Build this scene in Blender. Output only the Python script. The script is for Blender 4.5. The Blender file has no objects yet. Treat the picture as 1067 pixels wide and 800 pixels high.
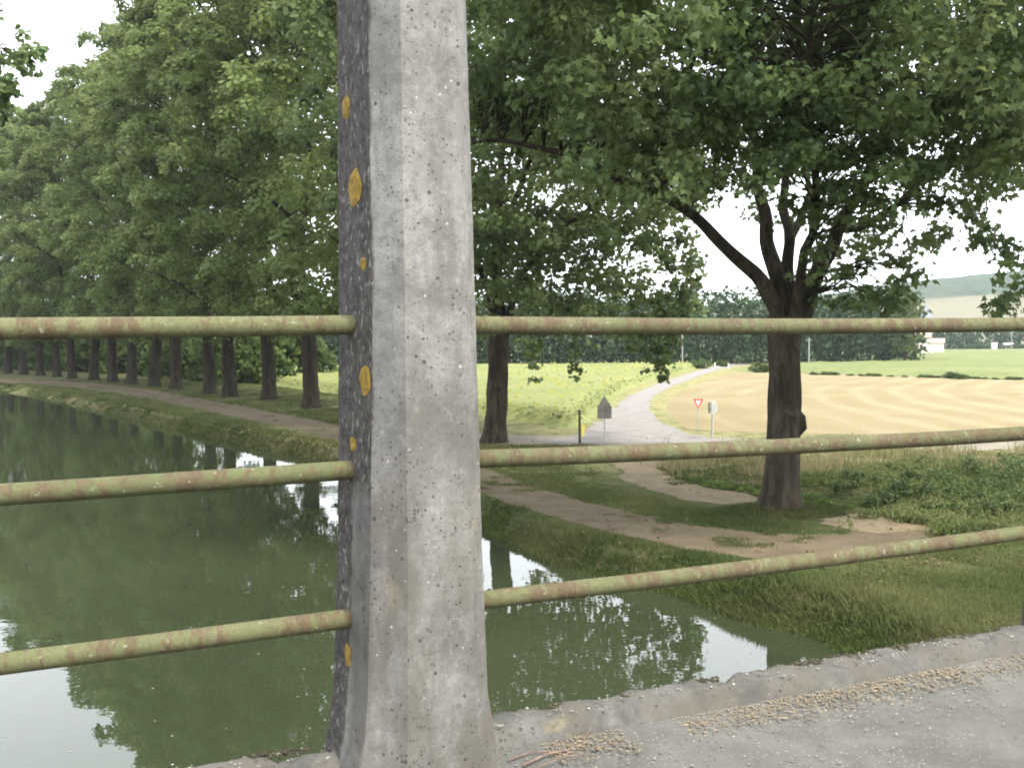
import bpy, math, random
import numpy as np
from mathutils import Vector, noise as mnoise

random.seed(7)
RNG = np.random.default_rng(11)
rad = math.radians
scene = bpy.context.scene
COL = scene.collection

# ------------------------------------------------------------------ camera
EYE = 4.4                       # eye height above the towpath (camera on the bridge)
PITCH, ROLL, FOC = rad(2.4), rad(0.5), 1000.0
cam_d = bpy.data.cameras.new('camera')
cam = bpy.data.objects.new('camera', cam_d)
COL.objects.link(cam)
cam.location = (0, 0, EYE)
cam_d.sensor_width = 36
cam_d.lens = 36 * FOC / 1067
cam_d.clip_start, cam_d.clip_end = 0.05, 12000
scene.camera = cam
Fv = Vector((0, math.cos(PITCH), -math.sin(PITCH)))
Uv = Vector((0, math.sin(PITCH), math.cos(PITCH)))
Rv = Vector((1, 0, 0))
Rr = Rv * math.cos(ROLL) - Uv * math.sin(ROLL)
Ur = Uv * math.cos(ROLL) + Rv * math.sin(ROLL)
from mathutils import Matrix
cam.rotation_euler = Matrix((Rr, Ur, -Fv)).transposed().to_euler()

# ------------------------------------------------------------------ light
SUN_EL, SUN_AZ = rad(52), rad(138)      # azimuth clockwise from +Y: behind the camera, to the right
world = bpy.data.worlds.new('World')
scene.world = world
world.use_nodes = True
wn, wl = world.node_tree.nodes, world.node_tree.links
wn.clear()
sky = wn.new('ShaderNodeTexSky')
sky.sky_type = 'NISHITA'
sky.sun_disc = False
sky.sun_elevation = SUN_EL
sky.sun_rotation = SUN_AZ
sky.dust_density = 4.0
sky.air_density = 1.2
cloud = wn.new('ShaderNodeMix'); cloud.data_type = 'RGBA'
cloud.inputs[0].default_value = 0.8
cloud.inputs[7].default_value = (13.2, 13.6, 14.2, 1)     # thin bright overcast
bg = wn.new('ShaderNodeBackground'); bg.inputs[1].default_value = 0.100
wo = wn.new('ShaderNodeOutputWorld')
wl.new(sky.outputs[0], cloud.inputs[6]); wl.new(cloud.outputs[2], bg.inputs[0]); wl.new(bg.outputs[0], wo.inputs[0])
sl = bpy.data.lights.new('sun', 'SUN')
sl.energy = 2.8; sl.angle = rad(11); sl.color = (1, .94, .80)
so = bpy.data.objects.new('sun', sl); COL.objects.link(so)
sd = Vector((math.sin(SUN_AZ) * math.cos(SUN_EL), math.cos(SUN_AZ) * math.cos(SUN_EL), math.sin(SUN_EL)))
so.rotation_euler = sd.to_track_quat('Z', 'Y').to_euler()
so.location = (10, -20, 60)
scene.view_settings.view_transform = 'Standard'
scene.view_settings.look = 'None'
scene.view_settings.exposure = 1.45
scene.view_settings.gamma = 1.0
scene.view_settings.use_curve_mapping = False
cy = scene.cycles
cy.max_bounces = 8; cy.diffuse_bounces = 3; cy.glossy_bounces = 3; cy.transmission_bounces = 4
cy.transparent_max_bounces = 6; cy.volume_bounces = 0
cy.use_denoising = True
cy.sample_clamp_indirect = 8
cy.filter_width = 1.9
cy.volume_step_rate = 4.0

# ------------------------------------------------------------------ pixel -> world (photo pixels, 1067x800)
def ray(px, py):
    return Fv + Rr * ((px - 533.5) / FOC) + Ur * ((400 - py) / FOC)
def gnd(px, py, z=0.0):
    d = ray(px, py); t = (z - EYE) / d.z
    return Vector((d.x * t, d.y * t, z))
def at(px, py, Y):
    d = ray(px, py); t = Y / d.y
    return Vector((d.x * t, Y, EYE + d.z * t))

# ------------------------------------------------------------------ mesh helpers
def link(o, parent=None):
    COL.objects.link(o)
    if parent is not None: o.parent = parent
    return o
def tag(o, label=None, cat=None, group=None, kind=None):
    if label: o['label'] = label
    if cat: o['category'] = cat
    if group: o['group'] = group
    if kind: o['kind'] = kind
    return o
def empty(name, loc=(0, 0, 0), rz=0.0):
    o = bpy.data.objects.new(name, None); COL.objects.link(o)
    o.location = loc; o.rotation_euler = (0, 0, rz); o.empty_display_size = .3
    return o
def copy_tree(o, parent=None):
    c = o.copy(); COL.objects.link(c)
    if parent is not None: c.parent = parent
    for ch in list(o.children): copy_tree(ch, c)
    return c
def mesh_np(name, V, F, mat, parent=None, attrs=None, smooth=False):
    """V (n,3); F (m,k) uniform polygons"""
    V = np.asarray(V, np.float32); F = np.asarray(F, np.int32)
    me = bpy.data.meshes.new(name)
    n, (m, k) = len(V), F.shape
    me.vertices.add(n); me.vertices.foreach_set('co', V.ravel())
    me.loops.add(m * k); me.loops.foreach_set('vertex_index', F.ravel())
    me.polygons.add(m); me.polygons.foreach_set('loop_start', np.arange(0, m * k, k, dtype=np.int32))
    me.polygons.foreach_set('use_smooth', np.full(m, smooth))
    for an, av in (attrs or {}).items():
        a = me.attributes.new(an, 'FLOAT', 'POINT'); a.data.foreach_set('value', np.asarray(av, np.float32))
    me.update(calc_edges=True); me.validate()
    if mat: me.materials.append(mat)
    return link(bpy.data.objects.new(name, me), parent)

class MB:
    def __init__(s): s.v = []; s.f = []; s.sm = []
    def add(s, vs, fs, smooth=False):
        b = len(s.v); s.v += [tuple(v) for v in vs]; s.f += [tuple(i + b for i in f) for f in fs]; s.sm += [smooth] * len(fs)
    def box(s, x0, x1, y0, y1, z0, z1):
        s.add([(x0, y0, z0), (x1, y0, z0), (x1, y1, z0), (x0, y1, z0), (x0, y0, z1), (x1, y0, z1), (x1, y1, z1), (x0, y1, z1)],
              [(0, 3, 2, 1), (4, 5, 6, 7), (0, 1, 5, 4), (1, 2, 6, 5), (2, 3, 7, 6), (3, 0, 4, 7)])
    def tube(s, pts, radii, n=8, cap=True, wob=0.0):
        pts = [Vector(p) for p in pts]
        vs, fs = [], []
        ref = Vector((0, 0, 1))
        d0 = (pts[-1] - pts[0]).normalized()
        if abs(d0.z) > .85: ref = Vector((1, 0.1, 0))
        for i, p in enumerate(pts):
            d = (pts[min(i + 1, len(pts) - 1)] - pts[max(i - 1, 0)]).normalized()
            a = ref.cross(d).normalized(); b = d.cross(a)
            for k in range(n):
                an = 2 * math.pi * k / n
                r = radii[i] * (1 + (wob * mnoise.noise(p * 1.3 + Vector((math.cos(an) * 1.2, math.sin(an) * 1.2, 0))) if wob else 0))
                vs.append(p + (a * math.cos(an) + b * math.sin(an)) * r)
        for i in range(len(pts) - 1):
            for k in range(n):
                fs.append((i * n + k, i * n + (k + 1) % n, (i + 1) * n + (k + 1) % n, (i + 1) * n + k))
        s.add(vs, fs, True)
        if cap:
            L = (len(pts) - 1) * n
            s.add(vs[:n], [tuple(reversed(range(n)))]); s.add(vs[L:L + n], [tuple(range(n))])
    def prism(s, pts2, y0, y1):
        n = len(pts2)
        vs = [(x, y0, z) for x, z in pts2] + [(x, y1, z) for x, z in pts2]
        s.add(vs, [tuple(range(n)), tuple(reversed(range(n, 2 * n)))] + [(i, i + n, (i + 1) % n + n, (i + 1) % n) for i in range(n)])
    def build(s, name, mat, parent=None):
        me = bpy.data.meshes.new(name); me.from_pydata(s.v, [], s.f)
        me.polygons.foreach_set('use_smooth', s.sm); me.materials.append(mat); me.update()
        return link(bpy.data.objects.new(name, me), parent)

def resample(poly, step):
    P = np.array([[p[0], p[1]] for p in poly], float)
    seg = np.hypot(*np.diff(P, axis=0).T); s = np.r_[0, np.cumsum(seg)]
    n = max(2, int(s[-1] / step)); t = np.linspace(0, s[-1], n)
    return np.c_[np.interp(t, s, P[:, 0]), np.interp(t, s, P[:, 1])]
def smooth_poly(poly, it=2):
    P = np.array([[p[0], p[1]] for p in poly], float)
    for _ in range(it):
        Q = [P[0]]
        for a, b in zip(P[:-1], P[1:]): Q += [a * .75 + b * .25, a * .25 + b * .75]
        Q.append(P[-1]); P = np.array(Q)
    return P
def in_poly(X, Y, poly):
    x = np.asarray(X); y = np.asarray(Y); c = np.zeros(x.shape, bool); P = np.asarray(poly)
    j = len(P) - 1
    for i in range(len(P)):
        xi, yi, xj, yj = P[i][0], P[i][1], P[j][0], P[j][1]
        if yi != yj:
            c ^= ((yi > y) != (yj > y)) & (x < (xj - xi) * (y - yi) / (yj - yi) + xi)
        j = i
    return c
def dist_line(X, Y, poly):
    X = np.asarray(X); Y = np.asarray(Y); D = np.full(X.shape, 1e9); P = np.asarray(poly)
    for a, b in zip(P[:-1], P[1:]):
        d = b - a; L = d @ d + 1e-12
        t = np.clip(((X - a[0]) * d[0] + (Y - a[1]) * d[1]) / L, 0, 1)
        D = np.minimum(D, np.hypot(X - a[0] - t * d[0], Y - a[1] - t * d[1]))
    return D
def vnoise(X, Y, s, seed=0):
    """value noise, vectorised"""
    x = np.asarray(X) / s + seed * 17.3; y = np.asarray(Y) / s - seed * 9.1
    xi, yi = np.floor(x).astype(np.int64), np.floor(y).astype(np.int64); fx, fy = x - xi, y - yi
    def h(a, b):
        n = (a * 374761393 + b * 668265263) & 0xffffffff; n = ((n ^ (n >> 13)) * 1274126177) & 0xffffffff
        return ((n ^ (n >> 16)) & 0xffff) / 65535.0
    u, v = fx * fx * (3 - 2 * fx), fy * fy * (3 - 2 * fy)
    return (h(xi, yi) * (1 - u) + h(xi + 1, yi) * u) * (1 - v) + (h(xi, yi + 1) * (1 - u) + h(xi + 1, yi + 1) * u) * v
def sstep(a, b, x):
    t = np.clip((x - a) / (b - a), 0, 1); return t * t * (3 - 2 * t)

# ------------------------------------------------------------------ materials
class NT:
    def __init__(s, name):
        s.m = bpy.data.materials.new(name); s.m.use_nodes = True
        s.n, s.l = s.m.node_tree.nodes, s.m.node_tree.links; s.n.clear()
        s.out = s.n.new('ShaderNodeOutputMaterial')
    def node(s, t, **kw):
        n = s.n.new(t)
        for k, v in kw.items(): setattr(n, k, v)
        return n
    def set(s, sock, v):
        if isinstance(v, bpy.types.NodeSocket): s.l.new(v, sock)
        elif isinstance(v, (tuple, list)) and len(v) == 3 and sock.type == 'RGBA': sock.default_value = (*v, 1)
        else: sock.default_value = v
    def coord(s, which='Object', scale=None):
        c = s.node('ShaderNodeTexCoord').outputs[which]
        if scale is not None:
            m = s.node('ShaderNodeMapping'); s.l.new(c, m.inputs[0]); m.inputs['Scale'].default_value = scale; c = m.outputs[0]
        return c
    def noise(s, vec, scale, detail=4, rough=.55, dist=0):
        n = s.node('ShaderNodeTexNoise'); s.l.new(vec, n.inputs['Vector'])
        n.inputs['Scale'].default_value = scale; n.inputs['Detail'].default_value = detail
        n.inputs['Roughness'].default_value = rough; n.inputs['Distortion'].default_value = dist
        return n.outputs['Fac']
    def voro(s, vec, scale, feat='F1', out='Distance', rnd=1.0):
        n = s.node('ShaderNodeTexVoronoi', feature=feat); s.l.new(vec, n.inputs['Vector'])
        n.inputs['Scale'].default_value = scale; n.inputs['Randomness'].default_value = rnd
        return n.outputs[out]
    def ramp(s, fac, a, b):
        n = s.node('ShaderNodeMapRange', interpolation_type='SMOOTHSTEP'); s.l.new(fac, n.inputs[0])
        n.inputs[1].default_value = a; n.inputs[2].default_value = b; n.inputs[3].default_value = 0; n.inputs[4].default_value = 1
        return n.outputs[0]
    def math(s, op, a, b=0.0):
        n = s.node('ShaderNodeMath', operation=op); s.set(n.inputs[0], a); s.set(n.inputs[1], b); return n.outputs[0]
    def mix(s, fac, a, b, bt='MIX'):
        n = s.node('ShaderNodeMix', data_type='RGBA', blend_type=bt)
        s.set(n.inputs[0], fac); s.set(n.inputs[6], a); s.set(n.inputs[7], b); return n.outputs[2]
    def attr(s, name):
        return s.node('ShaderNodeAttribute', attribute_name=name).outputs['Fac']
    def bump(s, h, strength=.4, dist=.02):
        n = s.node('ShaderNodeBump'); s.l.new(h, n.inputs['Height']); n.inputs['Strength'].default_value = strength
        n.inputs['Distance'].default_value = dist; return n.outputs[0]
    def bsdf(s, col, rough=.8, nrm=None, spec=.3, **kw):
        b = s.node('ShaderNodeBsdfPrincipled'); s.set(b.inputs['Base Color'], col); s.set(b.inputs['Roughness'], rough)
        s.set(b.inputs['Specular IOR Level'], spec)
        for k, v in kw.items(): s.set(b.inputs[k], v)
        if nrm: s.l.new(nrm, b.inputs['Normal'])
        s.l.new(b.outputs[0], s.out.inputs[0]); return b

def m_leaf(name, dark, light, yellow, trans=.3, rough=.6, gl=.12):
    t = NT(name); v = t.attr('var')
    rnd = t.node('ShaderNodeObjectInfo').outputs['Random']
    c = t.mix(t.ramp(v, 0.0, .85), dark, light)
    c = t.mix(t.math('MULTIPLY', t.ramp(v, .8, 1.0), .75), c, yellow)
    n = t.noise(t.coord('Object'), .33, 2)
    c = t.mix(t.ramp(n, .35, .7), c, t.mix(.45, c, yellow))
    hs = t.node('ShaderNodeHueSaturation'); t.set(hs.inputs['Color'], c)
    t.set(hs.inputs['Value'], t.math('ADD', t.math('MULTIPLY', rnd, .3), .85))
    c = hs.outputs[0]
    b = t.bsdf(c, rough, spec=gl)
    tr = t.node('ShaderNodeBsdfTranslucent'); t.set(tr.inputs[0], t.mix(.5, c, yellow))
    mx = t.node('ShaderNodeMixShader'); mx.inputs[0].default_value = trans
    t.l.new(b.outputs[0], mx.inputs[1]); t.l.new(tr.outputs[0], mx.inputs[2]); t.l.new(mx.outputs[0], t.out.inputs[0])
    return t.m
def m_plain(name, col, rough=.7, var=.25, scale=6, spec=.3, metallic=0.0):
    t = NT(name); n = t.noise(t.coord(), scale, 4)
    c = t.mix(t.ramp(n, .3, .7), tuple(x * (1 - var) for x in col), tuple(min(1, x * (1 + var)) for x in col))
    t.bsdf(c, rough, spec=spec, Metallic=metallic); return t.m

M = {}
M['leaf'] = m_leaf('plane_leaf', (0.040, 0.076, 0.028), (0.103, 0.162, 0.056), (0.199, 0.230, 0.090), .44, .5, .25)
M['leaf_far'] = m_leaf('row_leaf', (0.062, 0.106, 0.033), (0.147, 0.207, 0.066), (0.220, 0.246, 0.090), .46, .55, .2)
M['leaf_bush'] = m_leaf('bush_leaf', (0.030, 0.060, 0.016), (0.066, 0.108, 0.028), (0.108, 0.132, 0.036), .45)
M['leaf_wood'] = m_leaf('wood_leaf', (.024, .048, .024), (.045, .080, .034), (.065, .10, .038), .2, .7)
M['crop'] = m_leaf('sunflower_leaf', (0.113, 0.144, 0.045), (0.171, 0.189, 0.065), (0.211, 0.211, 0.081), .2, .6)
M['grass'] = m_leaf('grass_blade', (.034, .054, .016), (.068, .094, .026), (.165, .15, .07), .25, .7)
M['weed'] = m_leaf('weed_leaf', (0.045, 0.075, 0.019), (0.098, 0.131, 0.038), (0.195, 0.188, 0.083), .35, .7)
M['yellow'] = m_plain('petal_yellow', (.25, .25, .065), .7)

def m_bark(k=1.0):
    t = NT('plane_bark'); co = t.coord('Object', (1, 1, .22)); c3 = t.coord('Object', (1, 1, .6))
    n = t.noise(co, 4.0, 7, .65, .8); p = t.noise(c3, 2.2, 4, .6, .5); f = t.noise(co, 22, 5, .7)
    c = t.mix(t.ramp(n, .32, .68), (.028 * k, .023 * k, .017 * k), (.082 * k, .068 * k, .050 * k))
    c = t.mix(t.math('MULTIPLY', t.ramp(p, .56, .68), .5), c, (.115 * k, .105 * k, .072 * k))
    c = t.mix(t.math('MULTIPLY', t.ramp(f, .5, .7), .45), c, (.022, .019, .015))
    t.bsdf(c, .95, t.bump(t.math('ADD', n, t.math('MULTIPLY', f, .6)), .9, .06), spec=.08); return t.m
M['bark'] = m_bark(.8)
M['bark_row'] = m_bark(.62)

def m_ground():
    t = NT('bank_ground'); co = t.coord('Object')
    big = t.noise(co, .22, 5, .6); fine = t.noise(co, 5.0, 6, .65); mid = t.noise(co, 1.1, 5, .6)
    g = t.mix(t.ramp(fine, .3, .7), (.030, .042, .014), (.062, .078, .024))
    g = t.mix(t.math('MULTIPLY', t.ramp(big, .42, .65), .6), g, (.090, .094, .034))
    g = t.mix(t.math('MULTIPLY', t.ramp(mid, .50, .66), .7), g, (.092, .074, .045))
    dry = t.mix(t.ramp(fine, .3, .7), (.16, .155, .065), (.27, .245, .125))
    c = t.mix(t.math('MULTIPLY', t.attr('dry'), t.ramp(mid, .25, .6)), g, dry)
    mud = t.mix(t.ramp(mid, .3, .7), (.040, .034, .022), (.080, .066, .042))
    c = t.mix(t.math('MULTIPLY', t.attr('mud'), t.ramp(t.math('ADD', fine, t.attr('mud')), .75, 1.15)), c, mud)
    t.bsdf(c, .95, t.bump(t.math('ADD', fine, mid), .8, .08), spec=.1); return t.m
M['ground'] = m_ground()

def m_dirt(name, a, b, spots):
    t = NT(name); co = t.coord('Object')
    n = t.noise(co, .9, 6, .65); f = t.noise(co, 9, 6, .7); v = t.voro(co, 9)
    c = t.mix(t.ramp(n, .3, .7), a, b)
    c = t.mix(t.math('MULTIPLY', t.ramp(f, .55, .75), .5), c, spots)
    c = t.mix(t.math('MULTIPLY', t.ramp(v, .16, .06), .35), c, (.38, .34, .28))
    t.bsdf(c, .95, t.bump(f, .6, .03), spec=.1); return t.m
M['towpath'] = m_dirt('towpath_dirt', (0.081, 0.064, 0.040), (0.118, 0.095, 0.062), (0.051, 0.044, 0.022))
M['track'] = m_dirt('track_dirt', (0.126, 0.100, 0.063), (0.176, 0.143, 0.094), (0.083, 0.074, 0.036))
M['lane'] = m_dirt('lane_gravel', (0.160, 0.144, 0.112), (0.212, 0.192, 0.156), (0.096, 0.096, 0.048))
M['road'] = m_dirt('road_chalk', (0.172, 0.162, 0.154), (0.216, 0.205, 0.194), (0.136, 0.128, 0.108))

def m_stubble():
    t = NT('stubble'); co = t.coord('Object')
    w = t.node('ShaderNodeTexWave', wave_type='RINGS', rings_direction='SPHERICAL'); m = t.node('ShaderNodeMapping')
    t.l.new(co, m.inputs[0]); m.inputs['Location'].default_value = (-95, -40, 0); m.inputs['Scale'].default_value = (1, .82, 0)
    t.l.new(m.outputs[0], w.inputs[0]); w.inputs['Scale'].default_value = .10; w.inputs['Distortion'].default_value = 3.2
    w.inputs['Detail'].default_value = 3; w.inputs['Detail Scale'].default_value = .4
    n = t.noise(co, .12, 5); f = t.noise(co, 3.5, 5, .7)
    brk = t.ramp(t.noise(co, .05, 4, .6), .35, .62)
    base = t.mix(t.ramp(n, .3, .7), (.178, .146, .076), (.220, .184, .106))
    c = t.mix(t.math('MULTIPLY', t.math('MULTIPLY', t.ramp(w.outputs['Fac'], .62, .95), brk), .5), base, (.260, .228, .142))
    c = t.mix(t.math('MULTIPLY', t.math('MULTIPLY', t.ramp(w.outputs['Fac'], .35, .1), brk), .25), c, (.165, .125, .062))
    c = t.mix(t.math('MULTIPLY', t.ramp(f, .4, .7), .4), c, (.155, .125, .072))
    t.bsdf(c, .95, t.bump(f, .5, .08), spec=.1); return t.m
M['stubble'] = m_stubble()

def m_canopy(name, a, b, c3, sc=1.2):
    t = NT(name); co = t.coord('Object')
    f = t.noise(co, sc, 6, .7); n = t.noise(co, .06, 4)
    c = t.mix(t.ramp(f, .3, .7), a, b); c = t.mix(t.math('MULTIPLY', t.ramp(n, .35, .7), .6), c, c3)
    t.bsdf(c, .9, t.bump(f, .5, .12), spec=.1); return t.m
M['canopy'] = m_canopy('crop_canopy', (0.113, 0.140, 0.045), (0.171, 0.189, 0.070), (0.203, 0.207, 0.081))
M['canopy2'] = m_canopy('green_crop', (0.086, 0.113, 0.041), (0.135, 0.158, 0.059), (0.171, 0.176, 0.070), .8)

def m_water():
    t = NT('canal_water'); co = t.coord('Object', (1, 1, 1))
    a = t.noise(co, .7, 2, .5); b = t.noise(co, 3.2, 2, .5); c = t.noise(co, .12, 2)
    h = t.math('ADD', t.math('MULTIPLY', a, .45), t.math('MULTIPLY', b, .22))
    h = t.math('MULTIPLY', h, t.math('ADD', t.ramp(c, .3, .7), .35))
    col = t.mix(t.ramp(c, .35, .65), (.024, .031, .016), (.030, .038, .020))
    t.bsdf(col, .0, t.bump(h, .20, .04), spec=.5, IOR=1.5); return t.m
M['water'] = m_water()

def m_concrete(name, base=(0.189, 0.185, 0.178), pit=42):
    t = NT(name); co = t.coord('Object'); st = t.coord('Object', (1, 1, .16))
    n = t.noise(co, 3.2, 6, .62, .4); s = t.noise(st, 9, 5, .6); f = t.noise(co, 60, 4, .7)
    c = t.mix(t.ramp(n, .28, .72), tuple(x * .52 for x in base), tuple(x * 1.22 for x in base))
    c = t.mix(t.math('MULTIPLY', t.ramp(s, .50, .68), .6), c, tuple(x * .45 for x in base))
    c = t.mix(t.math('MULTIPLY', t.ramp(s, .46, .30), .5), c, tuple(x * 1.45 for x in base))
    c = t.mix(t.math('MULTIPLY', t.ramp(f, .40, .66), .35), c, tuple(x * .7 for x in base))
    yel = t.noise(co, 4.4, 3)
    c = t.mix(t.math('MULTIPLY', t.ramp(yel, .64, .76), .4), c, (.36, .29, .15))
    # dark air pits and pale chips, of uneven size
    def spots(scale, share, size, soft=.03):
        v = t.node('ShaderNodeTexVoronoi', feature='F1'); t.l.new(co, v.inputs['Vector']); v.inputs['Scale'].default_value = scale
        sc_ = t.node('ShaderNodeSeparateColor'); t.l.new(v.outputs['Color'], sc_.inputs[0])
        rad_ = t.math('MULTIPLY', t.math('SUBTRACT', sc_.outputs[0], 1 - share), size / share)
        wob = t.math('MULTIPLY', t.math('SUBTRACT', t.noise(co, scale * 4, 2), .5), .22)
        return t.ramp(t.math('SUBTRACT', t.math('ADD', v.outputs['Distance'], wob), rad_), soft, -soft)
    c = t.mix(t.math('MULTIPLY', t.ramp(t.noise(co, 150, 4, .8), .50, .68), .45), c, tuple(x * .45 for x in base))
    st2 = t.noise(t.coord('Object', (1, 1, .08)), 16, 4, .6)
    c = t.mix(t.math('MULTIPLY', t.ramp(st2, .55, .72), .4), c, tuple(x * .5 for x in base))
    bm = t.noise(co, 2.1, 4, .7); c = t.mix(t.math('MULTIPLY', t.ramp(bm, .48, .64), .45), c, tuple(x * .48 for x in base))
    clus = t.ramp(t.noise(co, 5, 3), .36, .58)
    mf = t.noise(co, 26, 7, .75); c = t.mix(t.math('MULTIPLY', t.ramp(mf, .50, .66), .55), c, tuple(x * .42 for x in base)); c = t.mix(t.math('MULTIPLY', t.ramp(mf, .46, .34), .4), c, tuple(x * 1.4 for x in base))
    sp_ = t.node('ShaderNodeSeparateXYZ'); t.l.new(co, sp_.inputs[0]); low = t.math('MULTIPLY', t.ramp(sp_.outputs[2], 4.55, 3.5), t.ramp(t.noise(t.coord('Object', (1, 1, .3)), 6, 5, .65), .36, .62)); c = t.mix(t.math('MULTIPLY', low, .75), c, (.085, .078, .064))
    pits = t.math('MULTIPLY', spots(pit, .22, .30), clus)
    pits2 = t.math('MULTIPLY', spots(pit * 2.0, .50, .40), t.ramp(t.noise(co, 7, 3, .7), .45, .64)); pits3 = t.math('MULTIPLY', spots(pit * 4.2, .5, .42), t.ramp(t.noise(co, 4, 4, .7), .40, .56)); c = t.mix(t.math('MULTIPLY', pits3, .6), c, (.06, .056, .05))
    c = t.mix(t.math('MULTIPLY', pits, .85), c, (.045, .042, .038))
    c = t.mix(t.math('MULTIPLY', pits2, .8), c, (.05, .047, .042))
    chips = t.math('MULTIPLY', spots(pit * 1.3, .10, .26), t.ramp(t.noise(co, 7.3, 2), .46, .62))
    c = t.mix(t.math('MULTIPLY', chips, .6), c, (.42, .41, .385))
    # blackened side
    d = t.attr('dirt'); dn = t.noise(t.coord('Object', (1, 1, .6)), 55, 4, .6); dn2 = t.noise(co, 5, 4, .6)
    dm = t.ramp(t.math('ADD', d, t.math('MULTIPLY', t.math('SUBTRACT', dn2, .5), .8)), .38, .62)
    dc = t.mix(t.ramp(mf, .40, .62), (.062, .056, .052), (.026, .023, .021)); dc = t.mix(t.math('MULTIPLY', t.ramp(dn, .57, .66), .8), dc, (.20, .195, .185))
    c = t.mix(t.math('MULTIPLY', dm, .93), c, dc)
    h = t.math('SUBTRACT', t.math('ADD', t.math('MULTIPLY', n, .6), t.math('MULTIPLY', f, .3)), t.math('ADD', pits, pits2))
    t.bsdf(c, .92, t.bump(h, .9, .006), spec=.2); return t.m
M['concrete'] = m_concrete('post_concrete')
M['kerb'] = m_concrete('kerb_concrete', (.100, .099, .095), 24)

def m_deck():
    t = NT('deck_surface'); co = t.coord('Object')
    n = t.noise(co, 2.0, 6, .65, .5); f = t.noise(co, 40, 5, .75); v = t.voro(co, 48); vm = t.noise(co, 3.0, 3)
    c = t.mix(t.ramp(n, .3, .7), (0.073, 0.072, 0.067), (0.119, 0.118, 0.110))
    c = t.mix(t.math('MULTIPLY', t.ramp(f, .45, .7), .6), c, (.115, .11, .10))
    st = t.math('MULTIPLY', t.ramp(v, .25, .1), t.ramp(vm, .4, .65))
    c = t.mix(t.math('MULTIPLY', st, .7), c, (.27, .26, .235))
    cr = t.voro(co, 1.1, 'DISTANCE_TO_EDGE'); cm = t.noise(co, 1.2, 2)
    c = t.mix(t.math('MULTIPLY', t.math('MULTIPLY', t.ramp(cr, .008, .002), t.ramp(cm, .5, .6)), .5), c, (.09, .085, .08))
    t.bsdf(c, .95, t.bump(t.math('ADD', f, t.math('MULTIPLY', n, .6)), .6, .01), spec=.15); return t.m
M['deck'] = m_deck()

def m_pipe(k=0.0):
    t = NT('rusty_green_pipe')
    vr = t.node('ShaderNodeVectorRotate', rotation_type='Z_AXIS'); t.l.new(t.coord(), vr.inputs['Vector']); vr.inputs['Angle'].default_value = -RAIL_ANGLE
    mp = t.node('ShaderNodeMapping'); t.l.new(vr.outputs[0], mp.inputs[0]); mp.inputs['Scale'].default_value = (1, .4, .4); co = mp.outputs[0]; iso = vr.outputs[0]
    n = t.noise(co, 24, 7, .78, .2); s = t.noise(iso, 75, 5, .8); b = t.noise(iso, 1.7, 3); mid = t.noise(co, 5, 4, .6)
    c = t.mix(t.ramp(b, .3, .7), (0.072, 0.085, 0.033), (0.109, 0.112, 0.052))
    c = t.mix(t.math('MULTIPLY', t.ramp(s, .45, .65), .6), c, (.055, .058, .03))
    rust = t.ramp(t.math('ADD', t.math('ADD', t.math('MULTIPLY', n, .55), t.math('MULTIPLY', s, .25)), t.math('MULTIPLY', mid, .30)), .53 - k, .60 - k)
    rc = t.mix(t.ramp(s, .35, .65), (.042, .029, .018), (.098, .066, .037))
    c = t.mix(t.math('MULTIPLY', rust, .88), c, rc)
    pale = t.math('MULTIPLY', t.ramp(t.noise(iso, 50, 3), .64, .72), .5)
    c = t.mix(pale, c, (.27, .27, .22))
    t.bsdf(c, .75, t.bump(t.math('ADD', n, s), .6, .004), spec=.3); return t.m
RAIL_ANGLE = math.atan2(ray(2900, 338).y, ray(2900, 338).x)
M['pipe'] = m_pipe()
M['pipe_rusty'] = m_pipe(.018)
M['lichen'] = m_plain('orange_lichen', (.20, .13, .024), .95, .35, 45)
M['steel'] = m_plain('sign_steel', (.30, .30, .29), .55, .15, 5, .4)
M['signback'] = m_plain('sign_back', (.155, .15, .135), .6, .2, 5)
M['white'] = m_plain('white_paint', (.78, .77, .75), .5, .05)
M['red'] = m_plain('sign_red', (.55, .035, .04), .5, .05)
M['wood'] = m_plain('dark_wood', (.065, .050, .036), .9, .4, 12)
M['markyellow'] = m_plain('marker_yellow', (.62, .52, .06), .6, .1)
M['render'] = m_plain('house_render', (.66, .56, .52), .9, .1, .6)
M['tile'] = m_plain('roof_tile', (.34, .27, .22), .9, .25, 1.5)
M['slate'] = m_plain('slate', (.20, .21, .23), .8, .2, 1)
M['glass'] = m_plain('dark_glass', (.05, .06, .07), .15, .1, 1, .5)
M['rubber'] = m_plain('rubber', (.03, .03, .03), .9, .1)
M['straw'] = m_leaf('straw_litter', (.075, .060, .043), (.150, .118, .080), (.24, .205, .155), .05, .9)
M['stone'] = m_leaf('stone_chips', (.06, .058, .052), (.16, .155, .14), (.34, .33, .30), 0, .9)
M['thicket'] = m_leaf('nettle_leaf', (.035, .060, .026), (.075, .115, .045), (.12, .14, .05), .3, .7)
M['lowweed'] = m_leaf('low_weed_leaf', (.06, .11, .022), (.12, .19, .035), (.17, .22, .045), .4, .7)
M['stalk'] = m_leaf('dry_stalk', (.10, .12, .04), (.22, .20, .10), (.30, .24, .15), .3, .8)
M['moss'] = m_leaf('kerb_moss', (.014, .013, .010), (.035, .032, .022), (.06, .055, .035), 0, .95)
M['fallen'] = m_leaf('fallen_leaf', (.055, .040, .022), (.115, .085, .045), (.20, .16, .10), .1, .8)
M['pathlit'] = m_leaf('path_litter', (.06, .048, .032), (.14, .115, .08), (.30, .27, .22), 0, .9)
M['twig'] = m_plain('dry_twig', (.15, .105, .085), .9, .3, 20)
M['girder'] = m_plain('bridge_girder', (.24, .235, .22), .9, .2, 1.2)

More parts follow.
